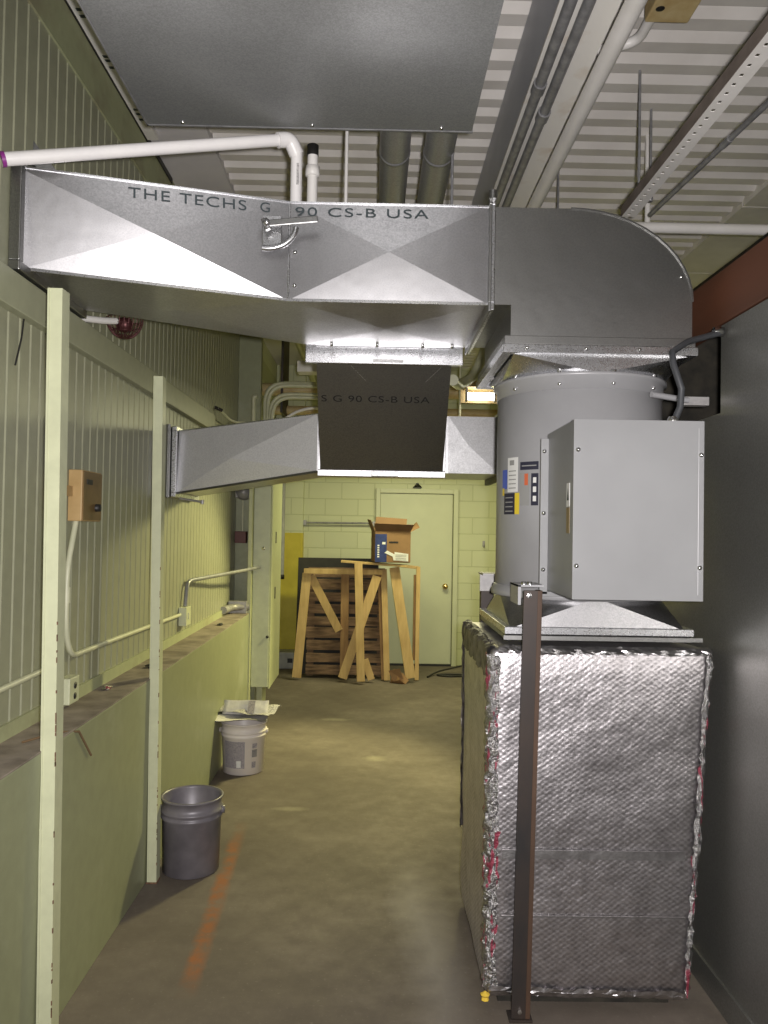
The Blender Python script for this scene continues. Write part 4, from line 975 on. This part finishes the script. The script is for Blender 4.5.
board(t, (419, 567), (419, 680), 4, 'leg', PN, Y=8.70); board(t, (416, 575), (416, 660), 3, 'leg_edge', PD, Y=8.74); board(t, (400, 566), (419, 568), 3, 'top_rail', Y=8.72)
t = MB().bar(Vector((-.35, 8.70, 1.285)), Vector((.37, 8.70, 1.245)), .17, .022, PN, (0, 0, 1)).build('pine_board', bevel=.002); tag(t, 'flat pine board lying on top of the leaning trestle under the cardboard box', 'board', 'loose pine boards')
t = thing('cardboard_scrap', (.27, 8.62, 0), 'crumpled brown cardboard scrap on the floor beside the pine boards', 'cardboard')
MB().add([(.20, 8.60, .0), (.36, 8.52, .0), (.34, 8.60, .10), (.24, 8.66, .14), (.30, 8.50, .05), (.40, 8.58, .03)], [(0, 1, 2, 3), (1, 5, 2), (0, 4, 1), (0, 3, 4)], M['card']).build('panel', t)
MB().add([(.18, 8.58, .13), (.30, 8.56, .16), (.34, 8.54, .05), (.23, 8.54, .03)], [(0, 1, 2, 3)], M['card_in']).build('flap', t)
# cardboard box
t = thing('cardboard_box', (.23, 8.72, 1.275), 'open brown cardboard box with a blue printed corner, on the board above the trestle', 'box')
c0 = Vector((.185, 8.74, 1.288)); ang = math.radians(7)
def L(x, y, z): return c0 + Vector((x * math.cos(ang) - y * math.sin(ang), x * math.sin(ang) + y * math.cos(ang), z))
hw, hd, hh = .19, .15, .33
def quad(a, b, c, d, th, m, name, l=None):
    P_ = [Vector(p) for p in (a, b, c, d)]; n = (P_[1] - P_[0]).cross(P_[3] - P_[0]).normalized() * th
    mb = MB().hexa(P_ + [p + n for p in P_], m); o = mb.build(name, t)
    if l: lab(o, l)
    return o
fr = quad(L(-hw, -hd, 0), L(hw, -hd, 0), L(hw, -hd, hh), L(-hw, -hd, hh), .005, M['card'], 'front_panel')
quad(L(-hw, hd, 0), L(-hw, -hd, 0), L(-hw, -hd, hh), L(-hw, hd, hh), .005, M['card_in'], 'side_panel')
quad(L(hw, -hd, 0), L(hw, hd, 0), L(hw, hd, hh), L(hw, -hd, hh), .005, M['card'], 'side_panel')
quad(L(hw, hd, 0), L(-hw, hd, 0), L(-hw, hd, hh), L(hw, hd, hh), .005, M['card'], 'back_panel')
quad(L(-hw, -hd, 0), L(-hw, hd, 0), L(hw, hd, 0), L(hw, -hd, 0), .005, M['card_in'], 'bottom')
quad(L(-hw, -hd, hh), L(hw, -hd, hh), L(hw + .03, -hd - .06, hh + .075), L(-hw - .02, -hd - .05, hh + .085), .004, M['card_in'], 'flap')
quad(L(-hw + .02, hd, hh), L(hw, hd, hh), L(hw + .02, hd + .05, hh + .14), L(-hw + .05, hd + .05, hh + .16), .004, M['card'], 'flap')
quad(L(-hw, hd, hh), L(-hw, -hd, hh), L(-hw - .05, -hd, hh + .12), L(-hw - .05, hd, hh + .13), .004, M['card_in'], 'flap')
quad(L(hw, -hd, hh), L(hw, hd, hh), L(hw + .12, hd, hh + .11), L(hw + .10, -hd, hh + .05), .004, M['card'], 'flap')
def onf(x0, x1, z0, z1, m, name, l=None, o_=.008):
    mb = MB().add([L(x0, -hd - o_, z0), L(x1, -hd - o_, z0), L(x1, -hd - o_, z1), L(x0, -hd - o_, z1)], [(0, 1, 2, 3)], m); q = mb.build(name, t, fix=False)
    if l: lab(q, l)
onf(-hw, -.065, .0, .30, M['card_blue'], 'printed_panel', 'dark blue printed panel')
for k in range(6): onf(-.165, -.145, .05 + k * .024, .065 + k * .024, M['sticker_white'], 'blue_panel_print', None, .009)
onf(-.115, -.08, .19, .215, M['sticker_white'], 'blue_panel_print', None, .009)
onf(-.04, .06, .205, .222, M['black'], 'hand_hole')
mb = MB().add([L(-.09, -hd - .01, .10), L(-.06, -hd - .01, .125), L(.02, -hd - .01, .085), L(.02, -hd - .01, .11), L(.17, -hd - .01, .09), L(.17, -hd - .01, .01), L(.01, -hd - .01, .02), L(0, -hd - .01, .06)], [(0, 7, 2, 1), (2, 7, 6, 5, 4, 3)], M['sticker_white']); lab(mb.build('shipping_label', t, fix=False), 'torn white label')
for k in range(4): onf(.03, .15, .025 + k * .017, .030 + k * .017, M['sticker_grey'], 'label_line', None, .0115)

# ------------------------------------------------------------------ lights
def area(name, loc, rot, sx, sy, power, col):
    l = bpy.data.lights.new(name, 'AREA'); l.shape = 'RECTANGLE'; l.size = sx; l.size_y = sy; l.energy = power; l.color = col
    o = bpy.data.objects.new(name, l); COL.objects.link(o); o.location = loc; o.rotation_euler = rot; return o
WARM = (1.0, .91, .42)
BACK = (1.0, .96, .55)
area('fluorescent_back', (.5, 8.0, 2.72), (0, 0, 0), 1.2, .2, 46, BACK)
area('fluorescent_back_two', (1.9, 7.2, 2.72), (0, 0, 0), 1.2, .2, 26, BACK)
sp = bpy.data.lights.new('strip_light_beam', 'SPOT'); sp.energy = 340; sp.spot_size = math.radians(78); sp.spot_blend = .6; sp.shadow_soft_size = .12; sp.color = WARM
so = bpy.data.objects.new('strip_light_beam', sp); COL.objects.link(so); so.location = (.86, 6.40, 2.50)
so.rotation_euler = (Vector((-.9, 5.2, .35)) - so.location).to_track_quat('-Z', 'Y').to_euler()
area('strip_light_glow', (.86, 6.45, 2.52), (0, 0, 0), .3, .1, 6, WARM)
area('fill_rear', (.3, -1.2, 3.4), (0, 0, 0), .4, 1.4, 5, (1.0, .94, .78))  # added fill behind the camera, no fixture there
area('fill_side', (2.2, 2.5, 3.4), (0, 0, 0), .3, 1.4, 2.5, (1.0, .96, .84))  # added weak fill from the right, no lamp seen here
fl_ = bpy.data.lights.new('camera_flash', 'SPOT'); fl_.energy = 370; fl_.spot_size = math.radians(118); fl_.spot_blend = .8; fl_.shadow_soft_size = .025; fl_.color = (1, .955, .95)
fo = bpy.data.objects.new('camera_flash', fl_); COL.objects.link(fo); fo.location = (.055, -.01, 1.655); fo.rotation_euler = (math.radians(91), 0, 0)
w = bpy.data.worlds.new('world'); SC.world = w; w.use_nodes = True
w.node_tree.nodes['Background'].inputs['Color'].default_value = (.6, .62, .6, 1); w.node_tree.nodes['Background'].inputs['Strength'].default_value = .05

# ------------------------------------------------------------------ camera
cam = bpy.data.cameras.new('camera'); co = bpy.data.objects.new('camera', cam); COL.objects.link(co)
cam.sensor_fit = 'VERTICAL'; cam.sensor_height = 36.0; cam.lens = 36.0 * 800 / 1024; cam.clip_start = .02
fw = Vector(((374 - 384) / 800, -(530 - 512) / 800, -1)).normalized(); rl = math.radians(1.0)
up = Vector((math.sin(rl), math.cos(rl), 0)); up = (up - fw * up.dot(fw)).normalized(); rt = fw.cross(up)
Rm = Matrix((rt, fw, up))       # rows: world axes in camera space -> camera-to-world rotation
co.matrix_world = Matrix.Translation((0, 0, 1.63)) @ Rm.to_4x4()
SC.camera = co
SC.view_settings.view_transform = 'Standard'; SC.view_settings.look = 'None'; SC.view_settings.gamma = 1; SC.view_settings.use_curve_mapping = False
SC.view_settings.exposure = 0.0
SC.cycles.use_denoising = True; SC.cycles.max_bounces = 8; SC.cycles.sample_clamp_indirect = 4
